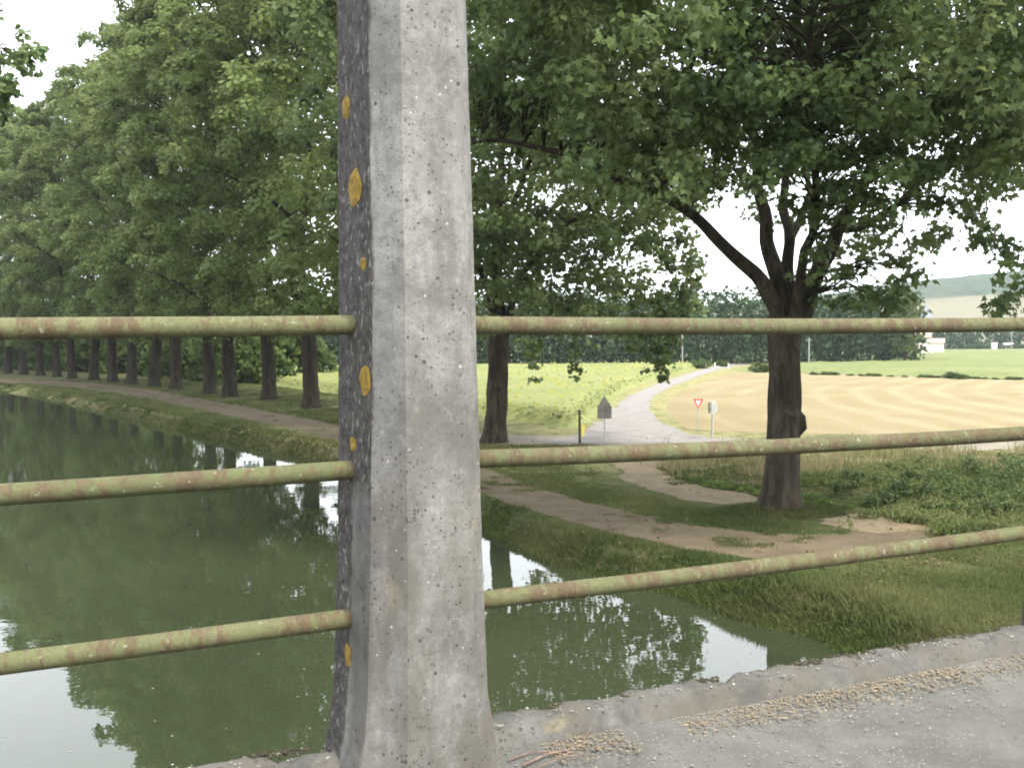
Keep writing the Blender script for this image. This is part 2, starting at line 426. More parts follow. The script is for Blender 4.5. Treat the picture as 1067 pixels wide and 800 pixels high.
# ------------------------------------------------------------------ layout on the ground
WZ = -0.6
wl_px = [(905, 692), (872, 670), (820, 655), (782, 648), (735, 630), (705, 616), (655, 612), (640, 602), (612, 598), (575, 585),
         (545, 568), (505, 553), (430, 516), (352, 480), (260, 465.5), (153, 439), (60, 416), (0, 404)]
bankR = [gnd(x, y, WZ) for x, y in wl_px]
b0, bE = bankR[0], bankR[-1]
bankR = [(b0.x + .39 * 40, b0.y - .92 * 40), (b0.x + .39 * 12, b0.y - .92 * 12)] + [(p.x, p.y) for p in bankR] + [(bE.x - 30, bE.y + 32), (bE.x - 85, bE.y + 58), (bE.x - 190, bE.y + 80)]
bankR = smooth_poly(bankR, 2)
tg = np.gradient(bankR, axis=0); tg /= np.linalg.norm(tg, axis=1)[:, None]
for _ in range(60):
    tg[1:-1] = (tg[:-2] + tg[1:-1] + tg[2:]) / 3; tg /= np.linalg.norm(tg, axis=1)[:, None]
bankL = bankR + np.c_[-tg[:, 1], tg[:, 0]] * 19.0
WATER = np.vstack([bankR, bankL[::-1]])

def W(pts, z=0): return [(p.x, p.y) for p in (gnd(x, y, z) for x, y in pts)]
tow_up = W([(-60, 391.5), (0, 394.5), (53, 396), (142, 403), (249, 423), (352, 442), (430, 463), (510, 489), (560, 509), (640, 531), (720, 546), (790, 555), (850, 558), (900, 552), (960, 548)])
tow_lo = W([(-60, 394.5), (0, 398), (53, 400.5), (142, 411), (249, 435), (352, 457), (430, 481), (505, 515), (560, 535), (640, 555), (730, 576), (800, 583), (880, 578), (960, 563), (988, 553)])
trk_r = W([(692, 462), (686, 470), (689, 482), (702, 499), (745, 509), (790, 518), (850, 529), (920, 540), (985, 551)])
trk_l = W([(618, 462), (632, 470), (635, 482), (651, 500), (690, 515), (740, 525), (790, 531), (838, 539), (868, 549), (905, 557)])
road_l = W([(560, 462), (598, 455), (622, 442), (638, 427), (654, 413), (685, 400), (714, 390.5), (735, 384), (746, 381), (762, 378.6)])
road_r = W([(775, 462), (735, 456), (702, 447.5), (684, 437), (674, 425), (681, 412), (706, 400), (732, 390.5), (755, 383.5), (768, 381), (790, 379)])
lane_u = W([(380, 446), (470, 450), (560, 454.5), (660, 456), (750, 457), (900, 458.5), (1067, 459.5), (1250, 459)])
lane_l = W([(360, 457), (450, 460), (560, 463.5), (660, 465.5), (750, 466.5), (900, 468), (1067, 469.5), (1250, 470)])

def strip(name, A, B, z, mat, step=.35, jag=0.0, n_across=6, seed=1):
    A, B = smooth_poly(A, 2), smooth_poly(B, 2)
    n = int(max(np.hypot(*np.diff(A, axis=0).T).sum(), np.hypot(*np.diff(B, axis=0).T).sum()) / step)
    def rs(P):
        s = np.r_[0, np.cumsum(np.hypot(*np.diff(P, axis=0).T))]; t = np.linspace(0, s[-1], n); return np.c_[np.interp(t, s, P[:, 0]), np.interp(t, s, P[:, 1])]
    A, B = rs(A), rs(B); C = (B - A); w = np.linalg.norm(C, axis=1)[:, None] + 1e-6; Cn = C / w
    if jag:
        def j(P, sd): return ((vnoise(P[:, 0], P[:, 1], 1.1, sd) - .5) * 1.2 + (vnoise(P[:, 0], P[:, 1], .3, sd + 3) - .5) * .7)[:, None] * jag
        A, B = A + Cn * j(A, seed), B + Cn * j(B, seed + 7)
    V = []; k = n_across
    for i in range(k + 1): V.append(A + (B - A) * i / k)
    V = np.stack(V, 1).reshape(-1, 2)
    V = np.c_[V, np.full(len(V), z)]
    i, q = np.meshgrid(np.arange(n - 1), np.arange(k), indexing='ij'); a = (i * (k + 1) + q).ravel()
    Fq = np.c_[a, a + 1, a + k + 2, a + k + 1]
    V3 = V[Fq[0]]
    if np.cross(V3[1] - V3[0], V3[2] - V3[0])[2] < 0: Fq = Fq[:, ::-1]
    o = mesh_np(name, V, Fq, mat); tag(o, kind='structure')
    return o, np.vstack([A, B[::-1]])
towpath, TOW = strip('towpath', tow_up, tow_lo, .006, M['towpath'], .3, .55, 6, 1)
track, TRK = strip('dirt_track', trk_l, trk_r, .011, M['track'], .25, .5, 6, 4)
lane, LANE = strip('lane', lane_u, lane_l, .016, M['lane'], .4, 1.0, 5, 6)
road, ROAD = strip('road', road_l, road_r, .022, M['road'], .6, .35, 5, 9)

# stubble field and crops
stub = W([(716, 447), (700, 434), (693, 425), (699, 413), (724, 401), (752, 391), (775, 387), (900, 391), (1067, 396.5), (1400, 402), (1900, 440), (1500, 456), (1067, 454), (900, 453), (760, 450)])
def sheet(name, poly, z, mat):
    P = smooth_poly(list(poly) + [poly[0]], 2)[:-1]
    me = bpy.data.meshes.new(name); me.from_pydata([(x, y, z) for x, y in P], [], [tuple(range(len(P)))]); me.materials.append(mat); me.update()
    if me.polygons[0].normal.z < 0: me.flip_normals()
    return tag(link(bpy.data.objects.new(name, me)), kind='structure'), P
stubble, STUB = sheet('stubble_field', stub, .008, M['stubble'])

# ------------------------------------------------------------------ terrain: one sheet to the horizon
def axis(lo, hi, fine, far):
    a = list(np.arange(lo, hi, fine)); s = fine
    while a[-1] < far: s *= 1.22; a.append(a[-1] + s)
    b = []; s = fine; x = lo
    while x > -far: s *= 1.22; x -= s; b.append(x)
    return np.array(b[::-1] + a)
ax = axis(-36, 18, .34, 6000); ay = axis(6, 74, .34, 6000)
GX, GY = np.meshgrid(ax, ay)
gx, gy = GX.ravel(), GY.ravel()
bl = np.vstack([bankR]); bl2 = np.vstack([bankL])
dR = dist_line(gx, gy, bl); dLf = dist_line(gx, gy, bl2); dB = np.minimum(dR, dLf)
inside = in_poly(gx, gy, WATER)
dn = dB + (vnoise(gx, gy, .8, 2) - .5) * .3
gz = np.where(inside, WZ - .12 - 1.0 * sstep(0, 2, dB), WZ + .02 + (.58) * sstep(0, .85, dn))
gz = np.where(~inside & (dB > 1.2), 0.0, gz)
DRY_LINES = [smooth_poly(lane_l, 1), smooth_poly(road_l, 1), smooth_poly(road_r, 1)]
dd = np.minimum.reduce([dist_line(gx, gy, L) for L in DRY_LINES])
dry = np.clip(1 - dd / 11.0, 0, 1) ** .6 * .9 * (dd > -1) + np.where(gy > 60, .25, 0)
mud = np.where(inside, 1.0, 1 - sstep(.15, .95, dB))
nx, ny = len(ax), len(ay)
i, q = np.meshgrid(np.arange(ny - 1), np.arange(nx - 1), indexing='ij'); a = (i * nx + q).ravel()
ground = mesh_np('ground', np.c_[gx, gy, gz], np.c_[a, a + 1, a + nx + 1, a + nx], M['ground'], attrs={'dry': dry, 'mud': mud}, smooth=True)
tag(ground, kind='structure')

# water
wo_ = mesh_np('canal_water', [(-320, -70, WZ), (45, -70, WZ), (45, 330, WZ), (-320, 330, WZ)], [(0, 1, 2, 3)], M['water'])
if wo_.data.polygons[0].normal.z < 0: wo_.data.flip_normals()
tag(wo_, kind='structure')

# ------------------------------------------------------------------ hill beyond the village
def hill():
    xs = np.linspace(-900, 1700, 150); ys = np.linspace(800, 2300, 80)
    X, Y = np.meshgrid(xs, ys); x, y = X.ravel(), Y.ravel()
    ridge = 40 + 72 * np.exp(-((x - 980) / 480.0) ** 2) + 10 * (vnoise(x, y, 260, 3) - .5)
    prof = sstep(830, 1380, y) * (1 - .5 * sstep(1600, 2300, y))
    z = ridge * prof * sstep(-900, -500, x) * (1 - .6 * sstep(1300, 1700, x)) - .5
    wood = (sstep(.44, .52, vnoise(x, y, 190, 5) * .5 + .5 * sstep(1120, 1240, y)) * sstep(1040, 1100, y + .3 * (600 - x)))
    wood = np.maximum(wood, sstep(1230, 1270, y))
    wood = wood * (1 - sstep(.60, .66, vnoise(x, y, 130, 8)) * sstep(1180, 1280, y) * (1 - sstep(1380, 1440, y)))
    z += wood * (6 + 5 * vnoise(x, y, 18, 1))
    t = NT('hill_cover'); co = t.coord(); f = t.noise(co, .06, 5, .7)
    fld = t.mix(t.ramp(t.noise(co, .012, 3), .4, .6), (0.113, 0.104, 0.063), (0.144, 0.131, 0.081))
    wd = t.mix(t.ramp(f, .3, .7), (.016, .030, .014), (.045, .065, .028))
    t.bsdf(t.mix(t.ramp(t.attr('wood'), .35, .6), fld, wd), .95, spec=.05)
    ny_, nx_ = X.shape; i, q = np.meshgrid(np.arange(ny_ - 1), np.arange(nx_ - 1), indexing='ij'); a = (i * nx_ + q).ravel()
    o = mesh_np('hill', np.c_[x, y, z], np.c_[a, a + 1, a + nx_ + 1, a + nx_], t.m, attrs={'wood': wood}, smooth=True)
    tag(o, kind='structure')
hill()

# ------------------------------------------------------------------ bridge
vp = ray(2900, 338); u = Vector((vp.x, vp.y, 0)).normalized(); nrm = Vector((-u.y, u.x, 0))     # along the bridge / outward
N0 = 2.98
PC = Vector((-.325, 3.10, 0)); PC += nrm * (N0 - PC.dot(nrm)); A0 = PC.dot(u)
ZK, ZD = EYE - 1.306, EYE - 1.384
def brg(a, n, z): return u * a + nrm * n + Vector((0, 0, z))
def hit_n(px, py, n):
    d = ray(px, py); t = n / d.dot(nrm); return Vector((0, 0, EYE)) + d * t
kN = gnd(515, 743, ZK).dot(nrm)         # outer edge of the kerb
bridge = empty('concrete_bridge', brg(A0, 0, 0), math.atan2(u.y, u.x))
tag(bridge, 'grey concrete bridge over the green canal with a gritty deck edge', 'bridge')
# local axes: x = along, y = outward
def deck():
    xs = np.arange(-9, 14.01, .07); ys = np.r_[np.arange(-3.2, 1.4, .3), np.arange(1.4, kN - .17, .045)]
    X, Y = np.meshgrid(xs, ys); x, y = X.ravel(), Y.ravel()
    z = ZD + (vnoise(x, y, .5, 3) - .5) * .014 + (vnoise(x, y, .12, 5) - .5) * .007 + .022 * sstep(kN - .42, kN - .19, y)
    i, q = np.meshgrid(np.arange(len(ys) - 1), np.arange(len(xs) - 1), indexing='ij'); a = (i * len(xs) + q).ravel(); nx_ = len(xs)
    mesh_np('deck', np.c_[x, y, z], np.c_[a, a + 1, a + nx_ + 1, a + nx_], M['deck'], bridge, smooth=True)
deck()
def kerb():
    xs = np.arange(-9, 14.01, .022)
    prof = [(kN + .012, ZD - .55), (kN + .012, ZD - .25), (kN + .01, ZD - .05), (kN + .006, ZK - .035), (kN, ZK - .012), (kN - .018, ZK), (kN - .045, ZK + .004), (kN - .08, ZK - .001), (kN - .105, ZK - .006), (kN - .125, ZK - .018), (kN - .142, ZK - .04), (kN - .165, ZD + .012), (kN - .20, ZD - .012), (kN - .20, ZD - .55)]
    V = []
    for k, (y, z) in enumerate(prof):
        x = xs; yy = np.full_like(xs, y); zz = np.full_like(xs, z)
        am = 1.0 if 2 <= k <= 11 else 0
        yy = yy + am * ((vnoise(x, yy * 9 + k * .11, .11, 1) - .5) * .016 + (vnoise(x, yy + k * .3, .04, 8) - .5) * .018)
        zz = zz + am * ((vnoise(x, yy * 7 + k * .2, .13, 4) - .5) * .013 + (vnoise(x, yy * 5 + k * .3, .045, 6) - .5) * .018)
        chunk = sstep(.66, .74, vnoise(x, np.zeros_like(x) + (k > 6), .23, 12))
        if 3 <= k <= 6: zz -= chunk * .022; yy -= chunk * .012
        V.append(np.c_[x, yy, zz])
    V = np.stack(V, 1).reshape(-1, 3); K = len(prof)
    i, q = np.meshgrid(np.arange(len(xs) - 1), np.arange(K - 1), indexing='ij'); a = (i * K + q).ravel()
    dirt = np.tile(np.array([.1, .3, .8, .9, .8, .6, .45, .2, .35, .55, .5, .6, .5, 0]), len(xs)) * .66
    mesh_np('kerb', V, np.c_[a, a + K, a + K + 1, a + 1], M['kerb'], bridge, attrs={'dirt': dirt}, smooth=True)
kerb()
g = MB(); g.box(-9, 14, -3.2, kN - .21, ZD - .56, ZD - .06); g.build('slab', M['girder'], bridge)
for yy in (-2.6, kN - .55):
    g = MB(); g.box(-9, 14, yy, yy + .35, ZD - 1.05, ZD - .563); g.build('girder', M['girder'], bridge)
g = MB(); g.box(12.5, 14.2, -3.3, kN + .2, -.9, ZD - 1.053); g.build('abutment', M['girder'], bridge)

# hanger posts: outline in the photograph at five heights, cut to real depth
tab = {0: (351, 383, 417, 478, 485.5), 325: (353, 388, 422, 485, 495.5), 600: (352, 386, 425, 491, 503), 740: (348, 383, 425, 496, 508.5), 792: (342, 378, 424, 501, 516)}
nL1, nL2, nF, nR2 = N0 + .12, N0 - .13, N0 - .21, N0 - .155
def post_mesh():
    rows = []
    for y, xs in tab.items():
        pts = [hit_n(x, y, n) for x, n in zip(xs, (nL1, nL2, nF, nF, nR2))]
        z = pts[2].z
        rows.append((z, [p.dot(u) - A0 for p in pts]))
    rows.sort()
    zs = np.array([r[0] for r in rows]); A = np.array([r[1] for r in rows])
    ztop = EYE + 2.6
    lv = np.r_[np.arange(ZD - .03, ztop, .035), ztop]
    top_slope = (A[-1] - A[-2]) / (zs[-1] - zs[-2])
    V, dirt = [], []
    SEG = [4, 8, 5, 7, 3, 8, 4, 8]
    for z in lv:
        a = np.array([np.interp(z, zs, A[:, k]) for k in range(5)])
        if z > zs[-1]: a = A[-1] + top_slope * (z - zs[-1]) * .8
        lo = min(1, max(0, (zs[0] - z) / .1)) if z < zs[0] else 0
        a = a + np.array([-1, -1, -.3, .3, 1]) * .02 * lo
        L1, L2, L3, R1, R2 = a
        ring = [(L1, nL1 - N0), (L2, nL2 - N0), (L3, nF - N0), (R1, nF - N0), (R2, nR2 - N0), (R2 - .005, nL1 - N0), (R1 - .02, N0 + .20 - N0), (L1 + .09, N0 + .20 - N0)]
        ring = [ring[7]] + ring[:7]
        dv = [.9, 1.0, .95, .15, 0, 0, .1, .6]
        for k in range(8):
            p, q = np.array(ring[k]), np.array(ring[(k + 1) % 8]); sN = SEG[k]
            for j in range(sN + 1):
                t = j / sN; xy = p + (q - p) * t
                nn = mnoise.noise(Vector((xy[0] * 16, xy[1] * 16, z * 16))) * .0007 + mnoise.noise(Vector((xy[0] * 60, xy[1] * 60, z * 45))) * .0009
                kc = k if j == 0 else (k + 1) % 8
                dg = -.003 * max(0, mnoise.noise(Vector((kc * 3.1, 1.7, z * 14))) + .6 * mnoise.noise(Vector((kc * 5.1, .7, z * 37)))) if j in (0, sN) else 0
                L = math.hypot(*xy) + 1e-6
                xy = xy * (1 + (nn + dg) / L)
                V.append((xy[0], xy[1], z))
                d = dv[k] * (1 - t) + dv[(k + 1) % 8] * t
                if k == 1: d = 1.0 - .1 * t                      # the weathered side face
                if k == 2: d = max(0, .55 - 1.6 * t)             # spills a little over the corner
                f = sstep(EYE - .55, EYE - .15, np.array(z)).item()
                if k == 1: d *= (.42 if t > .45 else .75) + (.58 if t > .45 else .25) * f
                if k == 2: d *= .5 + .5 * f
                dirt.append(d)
    n = sum(SEG) + 8; R = len(lv)
    cols = []; o_ = 0
    for sN in SEG: cols += list(range(o_, o_ + sN)); o_ += sN + 1
    V = np.array(V)
    i, q = np.meshgrid(np.arange(R - 1), np.array(cols), indexing='ij'); i, q = i.ravel(), q.ravel()
    Fq = np.c_[i * n + q, i * n + q + 1, (i + 1) * n + q + 1, (i + 1) * n + q]
    return V, Fq, np.array(dirt)
pv, pf, pd = post_mesh()
ROTZ = math.atan2(u.y, u.x)
post = mesh_np('concrete_post', pv, pf, M['concrete'], attrs={'dirt': pd}, smooth=True)
post.location = brg(A0, N0, 0); post.rotation_euler = (0, 0, ROTZ)
tag(post, 'tall weathered grey concrete post with orange lichen rings on its blackened side', 'post', 'concrete posts along the bridge edge')
POSTGAP = None
# next post: its base shows at the right edge of the picture
for tt in np.arange(2.2, 4.2, .01):
    p = brg(A0 + tt + pv[(pv[:, 2] < ZK + .14) & (pv[:, 2] > ZK + .10)][:, 0].min(), nL1, ZK + .10) - Vector((0, 0, EYE))
    p -= u * .03
    sx = 533.5 + FOC * p.dot(Rr) / p.dot(Fv)
    if sx > 1062.5: POSTGAP = tt; break
for s, lab in ((1, 'concrete post at the right end of the railing, only its dark foot showing'), (-1, 'concrete post holding the far ends of the left railing')):
    if s < 0: continue
    c = post.copy(); COL.objects.link(c); c.location = brg(A0 + s * POSTGAP, N0, 0); c['label'] = lab

# lichen discs on the dark side of the post
def lichen(px, py, w, h, seed, face='side'):
    if face == 'side':
        pa, pb = hit_n(px, py, N0), None
        # plane through L1 and L2 at this height
        z = EYE + (ray(px, py).z / ray(px, py).dot(nrm)) * N0
        k = np.argmin(abs(pv[:, 2] - z)); zr = pv[k, 2]
        ring = pv[abs(pv[:, 2] - zr) < 1e-4]
        c1 = ring[np.argmin(abs(ring[:, 1] - (nL1 - N0)) + (ring[:, 0] > 0) * 9)]; c2 = ring[np.argmin(abs(ring[:, 1] - (nL2 - N0)) + (ring[:, 0] > 0) * 9)]
        P1, P2 = brg(A0 + c1[0], N0 + c1[1], 0), brg(A0 + c2[0], N0 + c2[1], 0)
        t = (P2 - P1).normalized(); nn = Vector((t.y, -t.x, 0))
        if nn.dot(u) > 0: nn = -nn
        d = ray(px, py); s_ = (P1 - Vector((0, 0, EYE))).dot(nn) / d.dot(nn); c = Vector((0, 0, EYE)) + d * s_
        sc = s_
        cosv = abs(Vector((d.x, d.y, 0)).normalized().dot(nn))
        rw = w / FOC * sc / cosv / 2; rh = h / FOC * sc / 2
    vs = [c + nn * .0045]; 
    m = 22
    rnd = random.Random(seed)
    for ring_, (f, off) in enumerate(((.6, .0045), (1.0, .0015))):
        for k in range(m):
            a = 2 * math.pi * k / m; j = 1 + .2 * (mnoise.noise(Vector((math.cos(a) * 1.5, math.sin(a) * 1.5, seed))) ) + rnd.uniform(-.05, .05)
            vs.append(c + (t * math.cos(a) * rw + Vector((0, 0, 1)) * math.sin(a) * rh) * f * j + nn * off)
    fs = [(0, 1 + k, 1 + (k + 1) % m) for k in range(m)] + [(1 + k, 1 + m + k, 1 + m + (k + 1) % m, 1 + (k + 1) % m) for k in range(m)]
    inv = post_mat.inverted()
    b = MB(); b.add([inv @ v for v in vs], fs, False); b.build('lichen', M['lichen'], post)
post_mat = Matrix.Translation(post.location) @ Matrix.Rotation(ROTZ, 4, 'Z')
for k, (x, y, w, h) in enumerate([(361, 112, 8, 24), (370, 196, 13, 40), (379, 275, 6, 13), (381, 396, 12, 30), (368, 462, 6, 16), (363, 682, 7, 24)]):
    lichen(x, y, w, h, k + 3)

# pipe railings: three rails each side
nR = N0 + .02
left_y = [(339.5, 338.5), (513, 489), (689, 643)]          # photo y of the rail axis at x=0 and x=372
right_y = [(338.5, 337.5), (478, 451), (625, 554)]         # at x=500 and x=1067
rl = empty('pipe_railing', brg(A0 - POSTGAP / 2, nR, ZD))
tag(rl, 'three rusty green pipe rails left of the big concrete post, over the canal', 'railing', 'pipe railings of the bridge')
rr = empty('pipe_railing', brg(A0 + POSTGAP / 2, nR, ZD))
tag(rr, 'three rusty green pipe rails right of the big concrete post, before the large tree', 'railing', 'pipe railings of the bridge')
def rail(root, x0, y0, x1, y1, a_from, a_to, mt='pipe'):
    p, q = hit_n(x0, y0, nR), hit_n(x1, y1, nR); d = (q - p).normalized(); ua = d.dot(u)
    P = p + d * ((a_from - p.dot(u)) / ua); Q = p + d * ((a_to - p.dot(u)) / ua)
    pts = [P.lerp(Q, k / 24) for k in range(25)]
    pts = [x + Vector((0, 0, -.008 * math.sin(math.pi * k / 24) + .002 * mnoise.noise(x * 2))) for k, x in enumerate(pts)]
    off = Vector(root.location)
    b = MB(); b.tube([x - off for x in pts], [.031] * 25, 18); b.build('rail', M[mt], root)
lx = hit_n(373, 489, nR).dot(u); rx = hit_n(496, 478, nR).dot(u)
for ya, yb in left_y: rail(rl, 0, ya, 372, yb, A0 - POSTGAP + .1, lx)
for ya, yb in right_y: rail(rr, 500, ya, 1067, yb, rx - .12, A0 + POSTGAP - .1, 'pipe_rusty')

# litter along the kerb, chips, twigs
def chips(name, n, sampler, size, mat, flat=.5, elong=1.0):
    # lumpy tetra/octa chips
    C = np.array([sampler() for _ in range(n)]); s = RNG.uniform(size[0], size[1], n) * RNG.uniform(.5, 1, n)
    base = np.array([(1, 0, 0), (0, 1, 0), (-1, 0, 0), (0, -1, 0), (0, 0, 1), (0, 0, -1)], float)
    fs = np.array([(0, 1, 4), (1, 2, 4), (2, 3, 4), (3, 0, 4), (1, 0, 5), (2, 1, 5), (3, 2, 5), (0, 3, 5)])
    th = RNG.uniform(0, 6.28, n); el = RNG.uniform(1, elong, n)
    v = base[None] * RNG.uniform(.6, 1.2, (n, 6, 1)) * np.array([1, 1, flat]) ; v[:, :, 0] *= el[:, None]; v[:, :, 1] /= np.sqrt(el)[:, None]
    c, s_ = np.cos(th)[:, None], np.sin(th)[:, None]
    x = v[:, :, 0] * c - v[:, :, 1] * s_; y = v[:, :, 0] * s_ + v[:, :, 1] * c
    v = np.stack([x, y, v[:, :, 2]], -1) * s[:, None, None] + C[:, None]
    F = (fs[None] + (np.arange(n) * 6)[:, None, None]).reshape(-1, 3)
    return mesh_np(name, v.reshape(-1, 3), F, mat, attrs={'var': np.repeat(RNG.random(n), 6)})
def samp_litter():
    while True:
        a = RNG.uniform(.12, 4.5); n = kN - .185 - abs(RNG.normal(0, .085))
        if vnoise(np.array([a]), np.array([n]), .35, 4)[0] + .35 * (a > 1.0) > .42 and not (.72 < a < .95): break
    p = brg(A0 + a, n, ZD + .018 + RNG.uniform(0, .012)); return tuple(p)
lit = chips('straw_litter', 6500, samp_litter, (.003, .0095), M['straw'], .4, 2.4); tag(lit, 'tan straw and husk litter heaped along the kerb', 'litter', kind='stuff')
def samp_stone():
    a = RNG.uniform(-.5, 4.5); n = kN - .19 - abs(RNG.normal(0, .30)); return tuple(brg(A0 + a, n, ZD + .008 + .02 * math.exp(-((kN - .19 - n) / .12) ** 2)))
stn = chips('stone_grit', 1700, samp_stone, (.002, .008), M['stone'], .7, 1.6); tag(stn, 'pale stone grit scattered over the bridge deck', 'grit', kind='stuff')
def samp_kerb():
    a = RNG.uniform(-2.5, 4.5); n = kN - RNG.uniform(.01, .13); return tuple(brg(A0 + a, n, ZK + .004))
stk = chips('kerb_grit', 800, samp_kerb, (.002, .009), M['stone'], .6, 1.6); tag(stk, 'pale stone chips lying on top of the kerb', 'grit', kind='stuff')
def samp_moss():
    while True:
        a = RNG.uniform(-2.5, 4.5)
        if vnoise(np.array([a]), np.array([0.]), .14, 9)[0] > .52: break
    n = kN - abs(RNG.normal(0, .022)) - .004; return tuple(brg(A0 + a, n, ZK - .008 + RNG.uniform(0, .010)))
ms = chips('kerb_moss', 2600, samp_moss, (.004, .016), M['moss'], .55, 1.7); tag(ms, 'black moss crusts along the outer edge of the kerb', 'moss', kind='stuff')
def dry_twig(pts, r, label):
    P = [gnd(x, y, ZD + .025) for x, y in pts]
    Q = []
    for k, p in enumerate(P): Q.append(p - P[0] + Vector((0, 0, .01 * math.sin(k * 1.7))))
    b = MB(); b.tube(Q, [r * (1 - .12 * k) for k in range(len(Q))], 6)
    o = b.build('dry_twig', M['twig'], None); o.location = P[0]; tag(o, label, 'twig', 'dry twigs on the bridge deck')
dry_twig([(545, 797), (570, 788), (590, 781), (606, 770), (615, 760)], .0042, 'longest forked pinkish dry twig in the litter beside the post foot')
dry_twig([(530, 792), (552, 786), (580, 782), (598, 779)], .0028, 'thin dry twig lying flat nearest the concrete post foot')
dry_twig([(560, 799), (590, 790), (606, 786)], .0028, 'short dry twig at the bottom edge of the litter heap')

# ------------------------------------------------------------------ foliage
star = np.array([(0, 0), (.16, .05), (.46, -.02), (.34, .22), (.55, .50), (.24, .50), (.0, 1.0), (-.24, .50), (-.55, .50), (-.34, .22), (-.46, -.02), (-.16, .05)], float)
rhomb = np.array([(0, 0), (.42, .45), (0, 1), (-.42, .45)], float)
lobed = np.array([(0, 0), (.45, .12), (.5, .6), (0, 1.0), (-.5, .6), (-.4, .15)], float)
blade = np.array([(-.07, 0), (.07, 0), (0, 1)], float)
def leaf_arrays(C, nrm_bias, size, shape, droop=.3, fold=.12, rng=RNG, var=None):
    n = len(C); k = len(shape)
    N = nrm_bias + rng.normal(0, .55, (n, 3)); N /= np.linalg.norm(N, axis=1)[:, None] + 1e-9
    T = rng.normal(0, 1, (n, 3)); T[:, 2] -= droop * 1.5
    T -= (T * N).sum(1)[:, None] * N; T /= np.linalg.norm(T, axis=1)[:, None] + 1e-9
    B = np.cross(N, T); s = size * rng.uniform(.6, 1.25, n)
    x, y = shape[:, 0], shape[:, 1]; zf = -fold * np.abs(x) * 2 - .18 * y * y
    V = C[:, None] + s[:, None, None] * (B[:, None] * x[None, :, None] + T[:, None] * y[None, :, None] + N[:, None] * zf[None, :, None])
    if var is None: var = rng.random(n)
    return V.reshape(-1, 3), np.arange(n * k).reshape(n, k), np.repeat(var, k)
def clump_leaves(centres, radii, per, size, shape, flat=.7, rng=RNG, droop=.3, up=.55, hollow=.35):
    n = len(centres); idx = np.repeat(np.arange(n), per) if np.isscalar(per) else np.repeat(np.arange(n), per)
    m = len(idx); D = rng.normal(0, 1, (m, 3)); D /= np.linalg.norm(D, axis=1)[:, None]
    r = (hollow + (1 - hollow) * rng.random(m) ** .6)
    off = D * r[:, None] * radii[idx][:, None]; off[:, 2] *= flat
    off[:, 2] -= .22 * (off[:, 0] ** 2 + off[:, 1] ** 2) / radii[idx]
    C = centres[idx] + off
    cv = rng.random(n)[idx]
    var = np.clip(.6 * cv + .4 * rng.random(m), 0, 1)
    if not np.isscalar(size): size = np.asarray(size)[idx]
    return leaf_arrays(C, D * .7 + np.array([0, 0, up]), size, shape, droop, rng=rng, var=var)

def make_trunk(mb, H, r0, lean=(0, 0), burl=None, rng=random):
    pts, rr_ = [], []
    for k in range(15):
        f = k / 14; z = -.15 + f * (H + .15)
        pts.append((lean[0] * f + .05 * math.sin(z * 1.1), lean[1] * f, z))
        fl = 1 + .42 * math.exp(-max(z, 0) / .35)
        top = 1 + .18 * sstep(.82, 1.0, np.array(f)).item()
        rr_.append(r0 * fl * (1 - .17 * f) * top)
    mb.tube(pts, rr_, 20, True, .16)
    return Vector(pts[-1])
def limb(mb, p0, pts, r0, r1, n=8, wig=.15):
    P = [Vector(p0)] + [Vector(p) for p in pts]; Q = []
    m = len(P) - 1
    for i in range(m):
        for j in range(4):
            t = j / 4; a, b = P[max(i - 1, 0)], P[i]; c, d = P[i + 1], P[min(i + 2, m)]
            Q.append(.5 * ((2 * b) + (-a + c) * t + (2 * a - 5 * b + 4 * c - d) * t * t + (-a + 3 * b - 3 * c + d) * t ** 3))
    Q.append(P[-1]); L = len(Q)
    Q = [q + Vector((mnoise.noise(q * .9), mnoise.noise(q * .9 + Vector((9, 0, 0))), mnoise.noise(q * .9 + Vector((0, 9, 0))))) * wig * (0 if k == 0 else 1) for k, q in enumerate(Q)]
    mb.tube(Q, [r0 + (r1 - r0) * (k / (L - 1)) ** .8 for k in range(L)], n, False, .1)
    return Q

